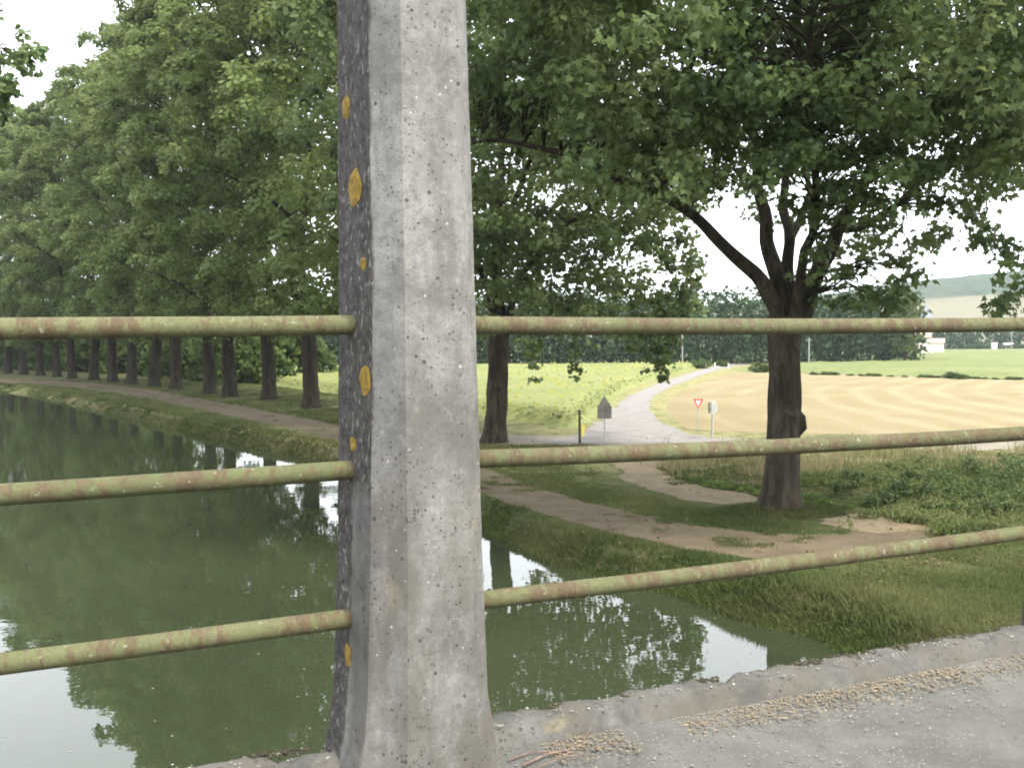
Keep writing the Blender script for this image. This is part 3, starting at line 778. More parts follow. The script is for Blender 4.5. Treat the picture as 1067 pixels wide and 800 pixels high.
def tall_tree(name, seed, H=39, R=8.2, z0=5.2, leafsize=.33):
    rng = np.random.default_rng(seed); rnd = random.Random(seed)
    root = empty(name)
    mb = MB(); top = make_trunk(mb, 6.0, .60, (rnd.uniform(-.3, .3), rnd.uniform(-.2, .2)))
    limbs = []
    lead = limb(mb, top, [(rnd.uniform(-.6, .6), rnd.uniform(-.6, .6), z) for z in (11, 18, 25, 33)], .34, .05)
    limbs += lead
    for k in range(11):
        z = 6 + k * 2.4; a = k * 2.4 + rnd.uniform(-.3, .3); f = 1 - .35 * k / 11
        b = min(lead, key=lambda q: abs(q.z - z)) if k > 1 else top
        e = Vector((math.cos(a), math.sin(a), 0))
        limbs += limb(mb, b, [b + e * 2.2 * f + Vector((0, 0, 1.8)), b + e * 4.6 * f + Vector((0, 0, 3.2)), b + e * 6.6 * f + Vector((0, 0, 3.8))], .20 * f + .04, .03, 6)
    # boughs on an uneven egg, each a dome of smaller clumps with gaps between
    def egg_pts(n, lo, hi):
        t = rng.random(n); zc = z0 + (H - z0) * (t ** .92); h = (zc - z0) / (H - z0)
        prof = np.sin(np.pi * np.clip(h * .86 + .12, 0, 1)) ** .62
        prof = np.where(h < .12, prof * (.72 + 2.3 * h), prof)
        an = rng.random(n) * 2 * np.pi
        lob = 1 + .15 * np.sin(an * 3 + zc * .45 + seed) + .10 * np.sin(an * 5 - zc * .8)
        r_ = R * prof * lob * rng.uniform(lo, hi, n)
        return np.c_[r_ * np.cos(an), r_ * np.sin(an), zc], h
    BC, h = egg_pts(105, .70, 1.0); BR = rng.uniform(1.3, 2.7, len(BC)) * (1 - .3 * h)
    sub = 8; idx = np.repeat(np.arange(len(BC)), sub)
    D = rng.normal(0, 1, (len(idx), 3)); D[:, 2] = np.abs(D[:, 2]) * .9 - .25; D /= np.linalg.norm(D, axis=1)[:, None]
    C = BC[idx] + D * BR[idx][:, None] * np.array([1, 1, .75]) * rng.uniform(.65, 1, (len(idx), 1)); rads = rng.uniform(.5, 1.0, len(idx))
    C2, h2 = egg_pts(90, .2, .65)
    C = np.vstack([C, C2]); rads = np.r_[rads, rng.uniform(1.0, 1.8, len(C2))]
    V, F, v = clump_leaves(C, rads, np.r_[np.full(len(idx), 58), np.full(len(C2), 75)].astype(int), leafsize, rhomb, .7, rng, up=.9)
    mb.build('trunk', M['bark_row'], root)
    mesh_np('crown', V, F, M['leaf_far'], root, {'var': v})
    return root

protos = [tall_tree('plane_tree', 21), tall_tree('plane_tree', 22, 40, 8.0), tall_tree('plane_tree', 23, 38.5, 8.6)]
row = [(412, 441), (325, 425), (280, 416.5), (240, 413.5), (218, 410.5), (183, 405.5), (160, 402.5), (137, 400.5), (118, 398), (98, 395.8), (75, 394.5), (60, 392.8), (42, 391.4), (25, 390.4), (8, 389.6), (-14, 388.4), (-42, 387)]
words = ['first', 'second', 'third', 'fourth', 'fifth', 'sixth', 'seventh', 'eighth', 'ninth', 'tenth', 'eleventh', 'twelfth', 'thirteenth', 'fourteenth', 'fifteenth', 'sixteenth', 'seventeenth']
lab0 = ['plane tree hidden from view by the big concrete post, first of the towpath row',
        'thick dark-trunked plane tree by the pale green field, nearest trunk left of the concrete post']
GRP = 'plane trees lining the towpath'
used = set()
for k, (x, y) in enumerate(row):
    pi = k % 3; p = gnd(x, y)
    t = protos[pi] if pi not in used else copy_tree(protos[pi]); used.add(pi)
    t.location = p
    t.rotation_euler = (0, 0, random.uniform(0, 6.28))
    s = random.uniform(.98, 1.08)
    if k in (4, 11): s *= .97
    t.scale = (s, s, s * random.uniform(.97, 1.04))
    t.rotation_euler[0] = random.uniform(-.035, .035); t.rotation_euler[1] = random.uniform(-.045, .045)
    lab = lab0[k] if k < 2 else f'{words[k-1]} dark plane trunk counting left from the concrete post along the towpath'
    tag(t, lab, 'tree', GRP)

# --- the two near trees, built limb by limb
def near_tree(name, base, H, r0, lean, limbs, clumps, shape, leafsize, per, label, seed, extra=None, twigs=True):
    rng = np.random.default_rng(seed)
    root = empty(name, base); B = Vector(base)
    mb = MB(); top = make_trunk(mb, H, r0, lean)
    nodes = []
    for L in limbs:
        start = top + Vector(L.get('off', (0, 0, -.25))) if 'from' not in L else nodes_by[L['from']][L['at']]
        if L is limbs[0]: nodes_by = []
        Q = limb(mb, start, [Vector(p) - B for p in L['pts']], L['r'][0], L['r'][1], 10, L.get('wig', .18))
        nodes_by.append(Q); nodes += Q[3:]
    if extra: extra(mb)
    C, Rd = clumps
    Cl = C - np.array(B)
    NP = np.array([tuple(q) for q in nodes])
    for c, r in zip(Cl, Rd):                              # a bough from the nearest limb to each clump
        d = np.linalg.norm(NP - c, axis=1) + np.maximum(0, NP[:, 2] - c[2]) * .5; j = int(np.argmin(d)); s = NP[j]
        if np.linalg.norm(s - c) > 2.6: continue
        m = (s + c) / 2 + np.array([0, 0, .35 + .05 * np.linalg.norm(s - c)]) + rng.normal(0, .2, 3)
        L = np.linalg.norm(s - c)
        mb.tube([s, (s + m) / 2 + rng.normal(0, .06, 3), m, (m + c) / 2 + rng.normal(0, .1, 3), c], [.015 + .008 * L, .014 + .006 * L, .012 + .004 * L, .012, .006], 5, False)
    mb.build('trunk', M['bark'], root)
    V, F, v = clump_leaves(Cl, Rd, per, leafsize, shape, .6, rng, droop=.55, up=.45, hollow=.1)
    mesh_np('crown', V, F, M['leaf'], root, {'var': v})
    tag(root, label, 'tree', 'plane trees lining the towpath')
    return root

def egg(rng, n, c, r, keep):
    out = []
    while len(out) < n:
        d = rng.normal(0, 1, 3); d /= np.linalg.norm(d); q = np.array(c) + d * np.array(r) * rng.uniform(.35, 1) ** .45
        if keep(q): out.append(q)
    return np.array(out)
def scr(q):
    d = Vector(q) - Vector((0, 0, EYE)); f = d.dot(Fv)
    return 533.5 + FOC * d.dot(Rr) / f, 400 - FOC * d.dot(Ur) / f

# big tree at the right
TB = gnd(811, 533); YR = TB.y
rngR = np.random.default_rng(5)
axis_top = at(820, 327, YR)
def keepR(q):
    dx, dy = q[0] - axis_top.x, q[1] - TB.y; rr_ = math.hypot(dx, dy)
    floor_ = 7.1 + .10 * max(0, 6 - rr_) + (.9 if dx > 4.5 else 0)
    if rr_ < 4.6 and q[2] < 9.6 - .25 * rr_: return False       # open space under the fork
    if dx < -1.5 and q[2] < 8.6 + .12 * (-dx): return False
    return q[2] > floor_
CR = np.vstack([egg(rngR, 620, (TB.x + .4, TB.y, 14.5), (11.0, 10.0, 8.6), keepR), egg(rngR, 470, (TB.x + .2, TB.y - 3.8, 12.2), (9.5, 6.5, 5.2), lambda q: keepR(q) and q[1] < TB.y + .5)])
frontR = []
while len(frontR) < 330:
    x, y = rngR.uniform(585, 1060), rngR.uniform(-40, 215)
    if x < 760 and y > 205 - .0 * x: continue
    if 930 < x and y > 190: continue
    if 770 < x < 850 and y > 190: continue
    frontR.append(tuple(at(x, y, YR - rngR.uniform(1.0, 6.5))))
for j in range(90): frontR.append(tuple(at(rngR.uniform(740, 910), rngR.uniform(-60, 110), YR - rngR.uniform(0, 5))))
for j in range(60): frontR.append(tuple(at(rngR.uniform(486, 600), rngR.uniform(-30, 142), YR - rngR.uniform(-1.5, 2.0))))
hang = []
for (x, y, dy_) in [(862, 285, -1), (890, 272, 0), (905, 300, -1.5), (930, 290, -2), (880, 315, -1), (925, 318, -2), (900, 262, 1), (945, 265, -1), (850, 262, -2), (868, 240, -2.5), (955, 235, -3), (985, 215, -3), (1020, 225, -2), (1045, 250, -3), (1062, 268, -3), (1050, 305, -4), (1066, 296, -4), (1010, 245, 0), (975, 250, 1), (830, 215, -3), (750, 160, -3), (735, 185, -3), (760, 130, -4)]:
    for j in range(3): hang.append(tuple(np.array(at(x + rngR.uniform(-14, 14), y - 12 + 10 * j, YR + dy_)) + rngR.normal(0, .2, 3)))
CR = np.vstack([CR, np.array(frontR), np.array(hang)])
RR = np.r_[rngR.uniform(.5, 1.1, 1090), rngR.uniform(.35, .8, 480), rngR.uniform(.35, .6, len(hang))]
def P_(x, y, dy=0): return tuple(at(x, y, YR + dy))
limbsR = [
    dict(pts=[P_(798, 300, 0), P_(772, 272, -.4), P_(738, 238, -.8), P_(700, 208, -1.2), P_(640, 180, -1.5), P_(560, 155, -1.5), P_(495, 150, -1)], r=(.25, .04), off=(-.18, 0, -.3)),
    dict(pts=[P_(812, 288, .3), P_(799, 245, .8), P_(790, 190, 1), P_(780, 120, 1.5), P_(770, 20, 2), P_(765, -90, 2)], r=(.26, .05), off=(-.05, .1, -.25)),
    dict(pts=[P_(823, 290, .6), P_(824, 240, 1.2), P_(820, 180, 2), P_(826, 100, 3), P_(835, -20, 4)], r=(.22, .05), off=(.05, .2, -.25)),
    dict(pts=[P_(846, 296, -.2), P_(868, 255, -.6), P_(890, 205, -1), P_(925, 140, -1), P_(965, 60, -1), P_(1000, -60, -1)], r=(.27, .05), off=(.2, -.05, -.3)),
    dict(pts=[P_(835, 280, -1), P_(850, 200, -3), P_(840, 100, -5), P_(850, 0, -6)], r=(.16, .04), off=(.1, -.25, -.2)),
    dict(pts=[P_(905, 235, -.5), P_(965, 185, -.5), P_(1040, 150, -.5), P_(1100, 130, 0)], r=(.13, .03), **{'from': 3, 'at': 9}),
    dict(pts=[P_(840, 200, 4), P_(860, 120, 6), P_(900, 40, 8)], r=(.14, .03), **{'from': 2, 'at': 7}),
]
def burl(mb):
    z = (at(838, 440, YR) - TB).z
    mb.tube([(.20, 0, z + .55), (.33, -.05, z + .30), (.46, -.08, z + .08), (.50, -.08, z - .10), (.38, -.05, z - .26), (.15, 0, z - .42)], [.10, .19, .22, .20, .17, .1], 10, True, .35)
topR = at(821, 330, YR) - TB
treeR = near_tree('plane_tree', tuple(TB), topR.z, .455, (topR.x, 0), limbsR, (CR, RR), star, np.r_[np.full(1570, .165), np.full(len(hang), .2)], np.r_[np.full(1090, 80), np.full(480, 62), np.full(len(hang), 26)].astype(int),
    'large plane tree with forked limbs standing beside the dirt track, nearest the bridge', 5, burl)

# second near tree, just right of the post
TA = gnd(514, 461); YA = TA.y
rngA = np.random.default_rng(9)
def keepA(q):
    rr_ = math.hypot(q[0] - TA.x, q[1] - TA.y)
    if q[0] - TA.x > 8.3: return False
    return q[2] > 5.6 + .9 * math.sin(q[0] * 1.3) * .6 + (1.2 if rr_ < 3 else 0)
CA = egg(rngA, 440, (TA.x + .3, TA.y, 17), (9.2, 8.5, 13), keepA)
hangA = []
for (x, y) in [(545, 345), (560, 372), (556, 388), (597, 345), (598, 372), (601, 392), (640, 340), (660, 350), (690, 348), (683, 372), (688, 392), (700, 360), (705, 342), (672, 335), (715, 330), (725, 300), (620, 335), (575, 335), (505, 350), (640, 318), (700, 300), (720, 270), (560, 320), (600, 310), (648, 352), (655, 366), (676, 380), (694, 384), (690, 396), (710, 352), (716, 342), (668, 358), (628, 348), (612, 352), (585, 348), (548, 362), (565, 350), (540, 338), (700, 330), (722, 318), (682, 340)]:
    yy_ = YA - rngA.uniform(3, 7)
    for j in range(7): hangA.append(tuple(np.array(at(x + rngA.uniform(-5, 5) * (1.6 - .2 * j), y - 34 + 5.6 * j, yy_)) + rngA.normal(0, .1, 3)))
fillA = []
while len(fillA) < 270:
    x, y = rngA.uniform(488, 728), rngA.uniform(-20, 335)
    if x > 600 and y < 120: continue
    if y > 335 - .25 * abs(x - 650) and x < 600: continue
    fillA.append(tuple(at(x, y, YA - rngA.uniform(-3, 7))))
CA = np.vstack([CA, np.array(fillA), np.array(hangA)])
RA = np.r_[rngA.uniform(.7, 1.35, 440), rngA.uniform(.5, .95, 270), rngA.uniform(.18, .38, len(hangA))]
def Q_(x, y, dy=0): return tuple(at(x, y, YA + dy))
limbsA = [
    dict(pts=[Q_(519, 280, 0), Q_(522, 200, .5), Q_(520, 80, 1), Q_(525, -60, 1)], r=(.34, .06)),
    dict(pts=[Q_(545, 285, -1), Q_(590, 235, -2), Q_(640, 200, -3), Q_(700, 190, -3.5)], r=(.20, .04), off=(.2, -.1, -.3)),
    dict(pts=[Q_(500, 280, -1), Q_(470, 235, -2), Q_(430, 200, -2)], r=(.18, .04), off=(-.2, 0, -.3)),
    dict(pts=[Q_(540, 200, -2), Q_(570, 120, -4), Q_(620, 40, -5)], r=(.16, .04), **{'from': 0, 'at': 4}),
    dict(pts=[Q_(530, 240, 3), Q_(560, 180, 6), Q_(590, 140, 7)], r=(.16, .04), **{'from': 0, 'at': 3}),
]
topA = at(522, 335, YA) - TA
near_tree('plane_tree', tuple(TA), topA.z, .50, (topA.x, 0), limbsA, (CA, RA), lobed, np.r_[np.full(440, .23), np.full(270, .20), np.full(len(hangA), .18)], np.r_[np.full(440, 84), np.full(270, 50), np.full(len(hangA), 13)].astype(int),
    'plane tree with low hanging sprays directly right of the concrete post, by the sunflower field', 6)

# near tree on the left bank, outside the frame but for a few sprays in the top left corner
LB = Vector((-24.0, 31.0, 0.0))
rngL = np.random.default_rng(12)
def keepL(q):
    x, y = scr(q); return x < -25 or (x < -8 and 30 < y < 100)
CL = egg(rngL, 330, (LB.x, LB.y, 17), (9.0, 8.5, 11), lambda q: keepL(q) and q[2] > 6)
spr = []
while len(spr) < 46:
    x, y = rngL.uniform(-30, 46), rngL.uniform(-10, 122)
    if x < 34 - abs(y - 55) * .42 + (12 if 40 < y < 75 else 0) and vnoise(np.array([x]), np.array([y]), 22, 3)[0] > .38: spr.append(tuple(at(x, y, 29 + rngL.uniform(-1, 2))))
spr = np.array(spr)
CL = np.vstack([CL, spr]); RL = np.r_[rngL.uniform(.8, 1.4, 330), rngL.uniform(.25, .45, len(spr))]
limbsL = [dict(pts=[(LB.x + .2, LB.y, 10), (LB.x, LB.y, 17), (LB.x + .3, LB.y, 24)], r=(.35, .06)),
          dict(pts=[(LB.x + 2.5, LB.y - .5, 9), (LB.x + 5, LB.y - 1, 11.5), (LB.x + 7.2, LB.y - 1.5, 13)], r=(.18, .04)),
          dict(pts=[(LB.x - 3, LB.y, 10), (LB.x - 6, LB.y, 14)], r=(.18, .04))]
per_ = np.r_[np.full(330, 70), np.full(len(spr), 20)].astype(int)
near_tree('plane_tree', tuple(LB), 6.5, .48, (.1, 0), limbsL, (CL, RL), lobed, np.r_[np.full(330, .3), np.full(len(spr), .2)], per_, 'plane tree on the left bank, only its leafy sprays in the top left corner', 8)

# bushes behind the row and the far wood
def bush(name, seed, R=2.4, H=3.4, n=38, per=60, size=.34, mat='leaf_bush'):
    rng = np.random.default_rng(seed); D = rng.normal(0, 1, (n, 3)); D /= np.linalg.norm(D, axis=1)[:, None]; D[:, 2] = np.abs(D[:, 2]) * 1.0
    C = D * np.array([R, R, H * .8]) * rng.uniform(.45, 1, (n, 1)); C[:, 2] += .3
    V, F, v = clump_leaves(C, rng.uniform(.5, .95, n) * R / 2.4, per, size, rhomb, .8, rng)
    V[:, 2] = np.maximum(V[:, 2], .02)
    return mesh_np(name, V, F, M[mat], None, {'var': v})
bp = [bush('bush', 31), bush('bush', 32, 2.8, 4.6, 46), bush('bush', 33, 1.9, 2.8, 30)]
bush_px = [(200, 404, 1.2), (176, 401, 1.3), (228, 405, .9), (150, 398, 1.4), (128, 395, 1.5), (108, 393, 1.6), (88, 391.5, 1.7), (66, 390, 1.8), (48, 389, 1.9), (30, 388, 2.0), (12, 387, 2.1), (-8, 386.5, 2.2), (205, 398, 1.6), (255, 399, 1.5), (168, 394, 2.0), (120, 390, 2.3), (75, 387.5, 2.6), (35, 385.5, 2.8), (0, 384.5, 3.0)]
ub = set()
for k, (x, y, s) in enumerate(bush_px):
    b = bp[k % 3] if k % 3 not in ub else bp[k % 3].copy()
    if k % 3 in ub: COL.objects.link(b)
    ub.add(k % 3)
    b.location = gnd(x, y) + Vector((3, 13, 0)); b.rotation_euler = (0, 0, random.uniform(0, 6)); b.scale = (s * 1.5, s * 1.5, s * 1.7)
    tag(b, 'dense green bush in the undergrowth behind the row of plane trunks', 'bush', 'bushes behind the plane row')

def wood(name, pts, hts, label, size=1.0, dens=150, mat='leaf_wood', col=None):
    rng = np.random.default_rng(len(pts)); Vs, Fs, vs, b = [], [], [], 0
    TV = MB()
    for (x, y), h in zip(pts, hts):
        n = 30; t = rng.random(n); R = h * .22
        an = rng.random(n) * 6.28; rr_ = R * np.sin(np.pi * np.clip(.12 + .82 * t, 0, 1)) ** .7 * rng.uniform(.5, 1, n)
        C = np.c_[x + rr_ * np.cos(an), y + rr_ * np.sin(an), h * (.05 + .93 * t)]
        V, F, v = clump_leaves(C, rng.uniform(.8, 1.6, n) * h / 14, max(4, dens // n), size, rhomb, .9, rng)
        Vs.append(V); Fs.append(F + b); vs.append(np.clip(v * .6 + rng.random() * .4, 0, 1)); b += len(V)
        TV.tube([(x, y, 0), (x, y, h * .6)], [.18, .1], 5, False)
    bV = np.array(TV.v); bF = np.array(TV.f) + b
    o = mesh_np(name, np.vstack(Vs + [bV]), np.vstack(Fs + [bF]), M[mat], None, {'var': np.r_[np.concatenate(vs), np.full(len(bV), .0)]})
    tag(o, label, 'wood', kind='stuff'); return o
rw = np.random.default_rng(77)
pts, hts = [], []
for rowk in range(6):
    for x in np.arange(-75, 92, 3.4):
        Yb = 186 + rowk * 6.5 + rw.uniform(-1.6, 1.6) + .05 * x
        px = scr((x, Yb, 0))[0]
        if px > 950: continue
        pts.append((x + rw.uniform(-1.2, 1.2), Yb)); hts.append(rw.uniform(12.5, 16.5))
wood('far_wood', pts, hts, 'bluish dark wood closing off the fields', .95, 200)
pts2, hts2 = [], []
for x in np.arange(100, 420, 5.5):
    for k in range(3):
        pts2.append((x + rw.uniform(-2, 2), 415 + k * 12 + rw.uniform(-4, 4))); hts2.append(rw.uniform(7, 12) + (4 if x > 240 else 0))
wood('village_wood', pts2, hts2, 'hazy blue green trees around the far village', 1.5, 110)
pts3, hts3 = [], []
for k in range(120):
    x = rw.uniform(-190, -50); pts3.append((x, 182 + rw.uniform(-10, 40) + .25 * (-x - 50))); hts3.append(rw.uniform(10, 17))
wood('side_wood', pts3, hts3, 'green wood beyond the field behind the plane row', 1.2, 200, 'leaf_bush')

# ------------------------------------------------------------------ crops
def canopy(name, poly, z, step, mat, label, amp=.25, far=None):
    poly = np.asarray(poly); x0, y0 = poly.min(0); x1, y1 = poly.max(0)
    xs = np.arange(x0, x1 + step, step); ys = np.arange(y0, y1 + step, step)
    X, Y = np.meshgrid(xs, ys); ins = in_poly(X, Y, poly)
    D = dist_line(X.ravel(), Y.ravel(), np.vstack([poly, poly[:1]])).reshape(X.shape)
    Z = np.where(ins, z * sstep(0, 1.0, D) + amp * (vnoise(X, Y, .9, 3) - .5) + amp * .8 * (vnoise(X, Y, 4, 5) - .5), 0.0)
    Z = np.maximum(Z, .01)
    k = (ins[:-1, :-1] | ins[1:, :-1] | ins[:-1, 1:] | ins[1:, 1:])
    i, q = np.nonzero(k); nx_ = len(xs); a = i * nx_ + q
    F = np.c_[a, a + 1, a + nx_ + 1, a + nx_]
    us, inv = np.unique(F, return_inverse=True)
    V = np.c_[X.ravel(), Y.ravel(), Z.ravel()][us]
    o = mesh_np(name, V, inv.reshape(F.shape), mat, smooth=True)
    tag(o, label, 'crop', kind='stuff'); return o
verge = [gnd(x, y) for x, y in [(596, 447), (612, 437), (626, 424), (644, 410), (674, 398), (704, 389.5), (722, 385.2)]]
SUNF = [(p.x, p.y) for p in verge] + [(34, 170), (0, 172), (-48, 174), (-42, 150), (-31, 121), (-25, 104), (-18.5, 92), (-13, 82), (-8, 71), (-1, 58), (2, 52)]
SUNF = np.array(SUNF)
canopy('sunflower_canopy', SUNF, .85, .7, M['canopy'], 'pale green sunflower crop filling the field left of the road', .13)
GRN = np.array(W([(770, 386), (900, 390), (1067, 395.5), (1400, 401)]) + [(420, 395), (160, 400), (150, 330), (95, 240), (70, 182), (48, 178)])
canopy('green_crop', GRN, .55, 2.2, M['canopy2'], 'yellow green crop strip between the stubble and the village', .25)
def sunflowers():
    rng = np.random.default_rng(3); n = 60000
    x = rng.uniform(SUNF[:, 0].min(), SUNF[:, 0].max(), n); y = 48 + (rng.random(n) ** 1.7) * 122
    k = in_poly(x, y, SUNF); x, y = x[k], y[k]
    y0 = np.round(y / .9) * .9 + rng.normal(0, .12, len(y)); y = y0
    h = rng.uniform(.74, .98, len(x)); per = 1
    idx = np.repeat(np.arange(len(x)), per); m = len(idx)
    C = np.c_[x[idx] + rng.normal(0, .16, m), y[idx] + rng.normal(0, .16, m), h[idx] * rng.uniform(.55, 1, m)]
    V, F, v = leaf_arrays(C, np.tile([0, -.5, 2.2], (m, 1)), .19 * (1 + y[idx] / 150), rhomb, .4, rng=rng)
    o = mesh_np('sunflower_leaves', V, F, M['crop'], None, {'var': v}); tag(o, 'broad green sunflower leaves over the whole field', 'crop', kind='stuff')
    hd = rng.random(len(x)) < .022; x, y, h = x[hd], y[hd], h[hd]; n = len(x)
    a = np.linspace(0, 2 * np.pi, 7)[:-1]; s = rng.uniform(.06, .12, n) * (1 + y / 300)
    V = np.stack([x[:, None] + s[:, None] * np.cos(a), y[:, None] - .1 + .03 * np.sin(a) * np.ones((n, 1)), (h + .12)[:, None] + s[:, None] * np.sin(a)], -1).reshape(-1, 3)
    o = mesh_np('sunflower_heads', V, np.arange(n * 6).reshape(n, 6), M['yellow']); tag(o, 'yellow sunflower heads dotting the green field', 'flowers', kind='stuff')
sunflowers()

# ------------------------------------------------------------------ grass and weeds
PATHS = [TOW, TRK, LANE, ROAD]
def off_path(x, y):
    k = np.ones(len(x), bool)
    for q_, Pth in enumerate(PATHS): k &= ~in_poly(x, y, Pth) | ((q_ < 2) & (vnoise(x, y, 1.3, 21) * .6 + vnoise(x, y, .4, 22) * .4 > .73))
    return k
def gheight(x, y):
    d = np.minimum(dist_line(x, y, bankR), dist_line(x, y, bankL)); ins = in_poly(x, y, WATER)
    return np.where(ins, WZ - .3, np.where(d > 1.2, 0, WZ + .02 + .58 * sstep(0, .85, d))), d, ins
def in_view(x, y, m=40):
    px = 533.5 + FOC * x / np.maximum(y, 1); return (px > -m) & (px < 1067 + m)
def grass():
    rng = np.random.default_rng(4); n = 340000
    y = 13 + 120 * rng.random(n) ** 2.3; x = rng.uniform(-1, 1, n) * .62 * y
    k = in_view(x, y) & ~in_poly(x, y, WATER) & off_path(x, y) & ~((x > -5 + .0 * y) & (y > 43.5)) & ~in_poly(x, y, SUNF) & ~in_poly(x, y, STUB); x, y = x[k], y[k]
    pat = vnoise(x, y, 1.6, 5) * .6 + vnoise(x, y, .5, 6) * .4
    band = sstep(26, 31, y) * (1 - sstep(42, 44, y)) * (x > 2) * sstep(.42, .6, vnoise(x, y, 1.1, 31))
    k = rng.random(len(x)) < (sstep(.10, .5, pat) + .12) * (1 - .8 * band); x, y, pat = x[k], y[k], pat[k]
    z, d, ins = gheight(x, y)
    dt = np.minimum(dist_line(x, y, smooth_poly(tow_lo, 1)), dist_line(x, y, smooth_poly(trk_l, 1)))
    ht = (.045 + .065 * pat) * (1 + .9 * (d < 1.3) ) * np.clip(.45 + dt * .5, .45, 1)
    per = 8; idx = np.repeat(np.arange(len(x)), per); m = len(idx)
    C = np.c_[x[idx] + rng.normal(0, .08, m), y[idx] + rng.normal(0, .06, m), z[idx] - .02]
    up = np.c_[rng.normal(0, .7, m), rng.normal(0, .7, m), np.ones(m)]; up /= np.linalg.norm(up, axis=1)[:, None]
    sd = np.c_[rng.normal(0, 1, m), rng.normal(0, .5, m), np.zeros(m)]; sd /= np.linalg.norm(sd, axis=1)[:, None]
    h = ht[idx] * rng.uniform(.5, 1.5, m); w = .003 + .00050 * y[idx]
    V = np.stack([C - sd * w[:, None], C + sd * w[:, None], C + up * h[:, None]], 1).reshape(-1, 3)
    v = np.clip(vnoise(x, y, 2.6, 9)[idx] * .75 + rng.random(m) * .35 - .10 + (np.clip(1 - np.minimum.reduce([dist_line(x, y, L) for L in DRY_LINES]) / 6, 0, 1) * .65)[idx], 0, 1)
    o = mesh_np('grass', V, np.arange(m * 3).reshape(m, 3), M['grass'], None, {'var': np.repeat(v, 3)})
    tag(o, 'rough grass covering the canal bank and verges', 'grass', kind='stuff')
grass()
def weeds():
    rng = np.random.default_rng(14); n = 9000
    px = rng.uniform(690, 1110, n); py = rng.uniform(468, 560, n)
    pts = [gnd(a, b) for a, b in zip(px, py)]; x = np.array([p.x for p in pts]); y = np.array([p.y for p in pts])
    dens = vnoise(x, y, 2.4, 3) * .7 + vnoise(x, y, .8, 7) * .3 + .22 * sstep(880, 960, px) - .12 * (px < 800)
    dens = dens - .16 * sstep(31, 36, y)
    k = off_path(x, y) & (dens > .54) & (py > 470) & ((px > 880) | (py < 512 - .12 * (880 - px))); x, y, dens = x[k], y[k], dens[k]; dens = np.minimum(dens, .95)
    hh = (.10 + .45 * (dens - .5) * 1.6) * rng.uniform(.6, 1.2, len(x)); per = 14
    idx = np.repeat(np.arange(len(x)), per); m = len(idx); f = rng.random(m)
    C = np.c_[x[idx] + rng.normal(0, .12, m), y[idx] + rng.normal(0, .12, m), hh[idx] * f]
    N = np.c_[rng.normal(0, .5, m), rng.normal(0, .5, m) - .3, np.full(m, .5)]
    v = np.clip(vnoise(x, y, 1.3, 2)[idx] * .7 + rng.random(m) * .3 + (.45 * sstep(30, 40, y) - .1)[idx], 0, 1)
    thin = rhomb * np.array([.45, 1.0])
    V, F, v = leaf_arrays(C, N, .12, thin, -.6, rng=rng, var=v)
    o = mesh_np('weeds', V, F, M['weed'], None, {'var': v}); tag(o, 'tangled tall weeds and nettles on the right bank', 'weeds', kind='stuff')
    # tufts at the foot of the big tree and hanging over the water's edge
    n = 5200; t = rng.random(n); ii = (t * (len(bankR) - 1)).astype(int); bx = bankR[ii] + (bankR[np.minimum(ii + 1, len(bankR) - 1)] - bankR[ii]) * rng.random((n, 1))
    k = (bx[:, 1] > 12) & (bx[:, 1] < 75); bx = bx[k]; nn = np.c_[tg[:, 1], -tg[:, 0]][ii][k]
    q = bx + nn * rng.uniform(-.05, .55, (len(bx), 1)); z, d, ins = gheight(q[:, 0], q[:, 1])
    per = 18; idx = np.repeat(np.arange(len(q)), per); m = len(idx)
    base = np.c_[q[idx] + rng.normal(0, .07, (m, 2)), np.maximum(z[idx], WZ) - .02]
    lean = -nn[idx] * rng.uniform(-.2, .6, (m, 1)); up = np.c_[lean + rng.normal(0, .5, (m, 2)), np.full(m, .8)]
    h = rng.uniform(.06, .26, m) * (.35 + 1.1 * vnoise(q[:, 0], q[:, 1], 1.2, 4)[idx] ** 1.6); sd = np.c_[rng.normal(0, 1, m), rng.normal(0, .4, m), np.zeros(m)]; sd /= np.linalg.norm(sd, axis=1)[:, None]
    w = .005 + .00045 * base[:, 1]
    V = np.stack([base - sd * w[:, None], base + sd * w[:, None], base + up * h[:, None]], 1).reshape(-1, 3)
    o = mesh_np('bank_grass', V, np.arange(m * 3).reshape(m, 3), M['grass'], None, {'var': np.repeat(np.clip(rng.random(m) * .4 + .75 * vnoise(q[:, 0], q[:, 1], .9, 14)[idx] - .1, 0, 1), 3)})
    tag(o, 'long grass hanging over the water edge', 'grass', kind='stuff')
    n = 900; a = rng.random(n) * 6.28; r = rng.uniform(.4, 1.5, n); q = np.c_[TB.x + r * np.cos(a) * 1.15 + .1, TB.y + r * np.sin(a) * .75]
    idx = np.repeat(np.arange(n), 8); m = len(idx); base = np.c_[q[idx] + rng.normal(0, .06, (m, 2)), np.full(m, -.01)]
    up = np.c_[rng.normal(0, .4, (m, 2)), np.ones(m)]; h = rng.uniform(.08, .24, m) * np.clip(1.5 - r[idx] * .7, .3, 1); sd = np.c_[rng.normal(0, 1, m), rng.normal(0, .4, m), np.zeros(m)]; sd /= np.linalg.norm(sd, axis=1)[:, None]
    V = np.stack([base - sd * .03, base + sd * .03, base + up * h[:, None]], 1).reshape(-1, 3)
    o = mesh_np('tree_foot_grass', V, np.arange(m * 3).reshape(m, 3), M['grass'], None, {'var': np.repeat(np.clip(rng.random(m) * .6, 0, 1), 3)})
    tag(o, 'dark tufts of grass around the big plane tree foot', 'grass', kind='stuff')
weeds()
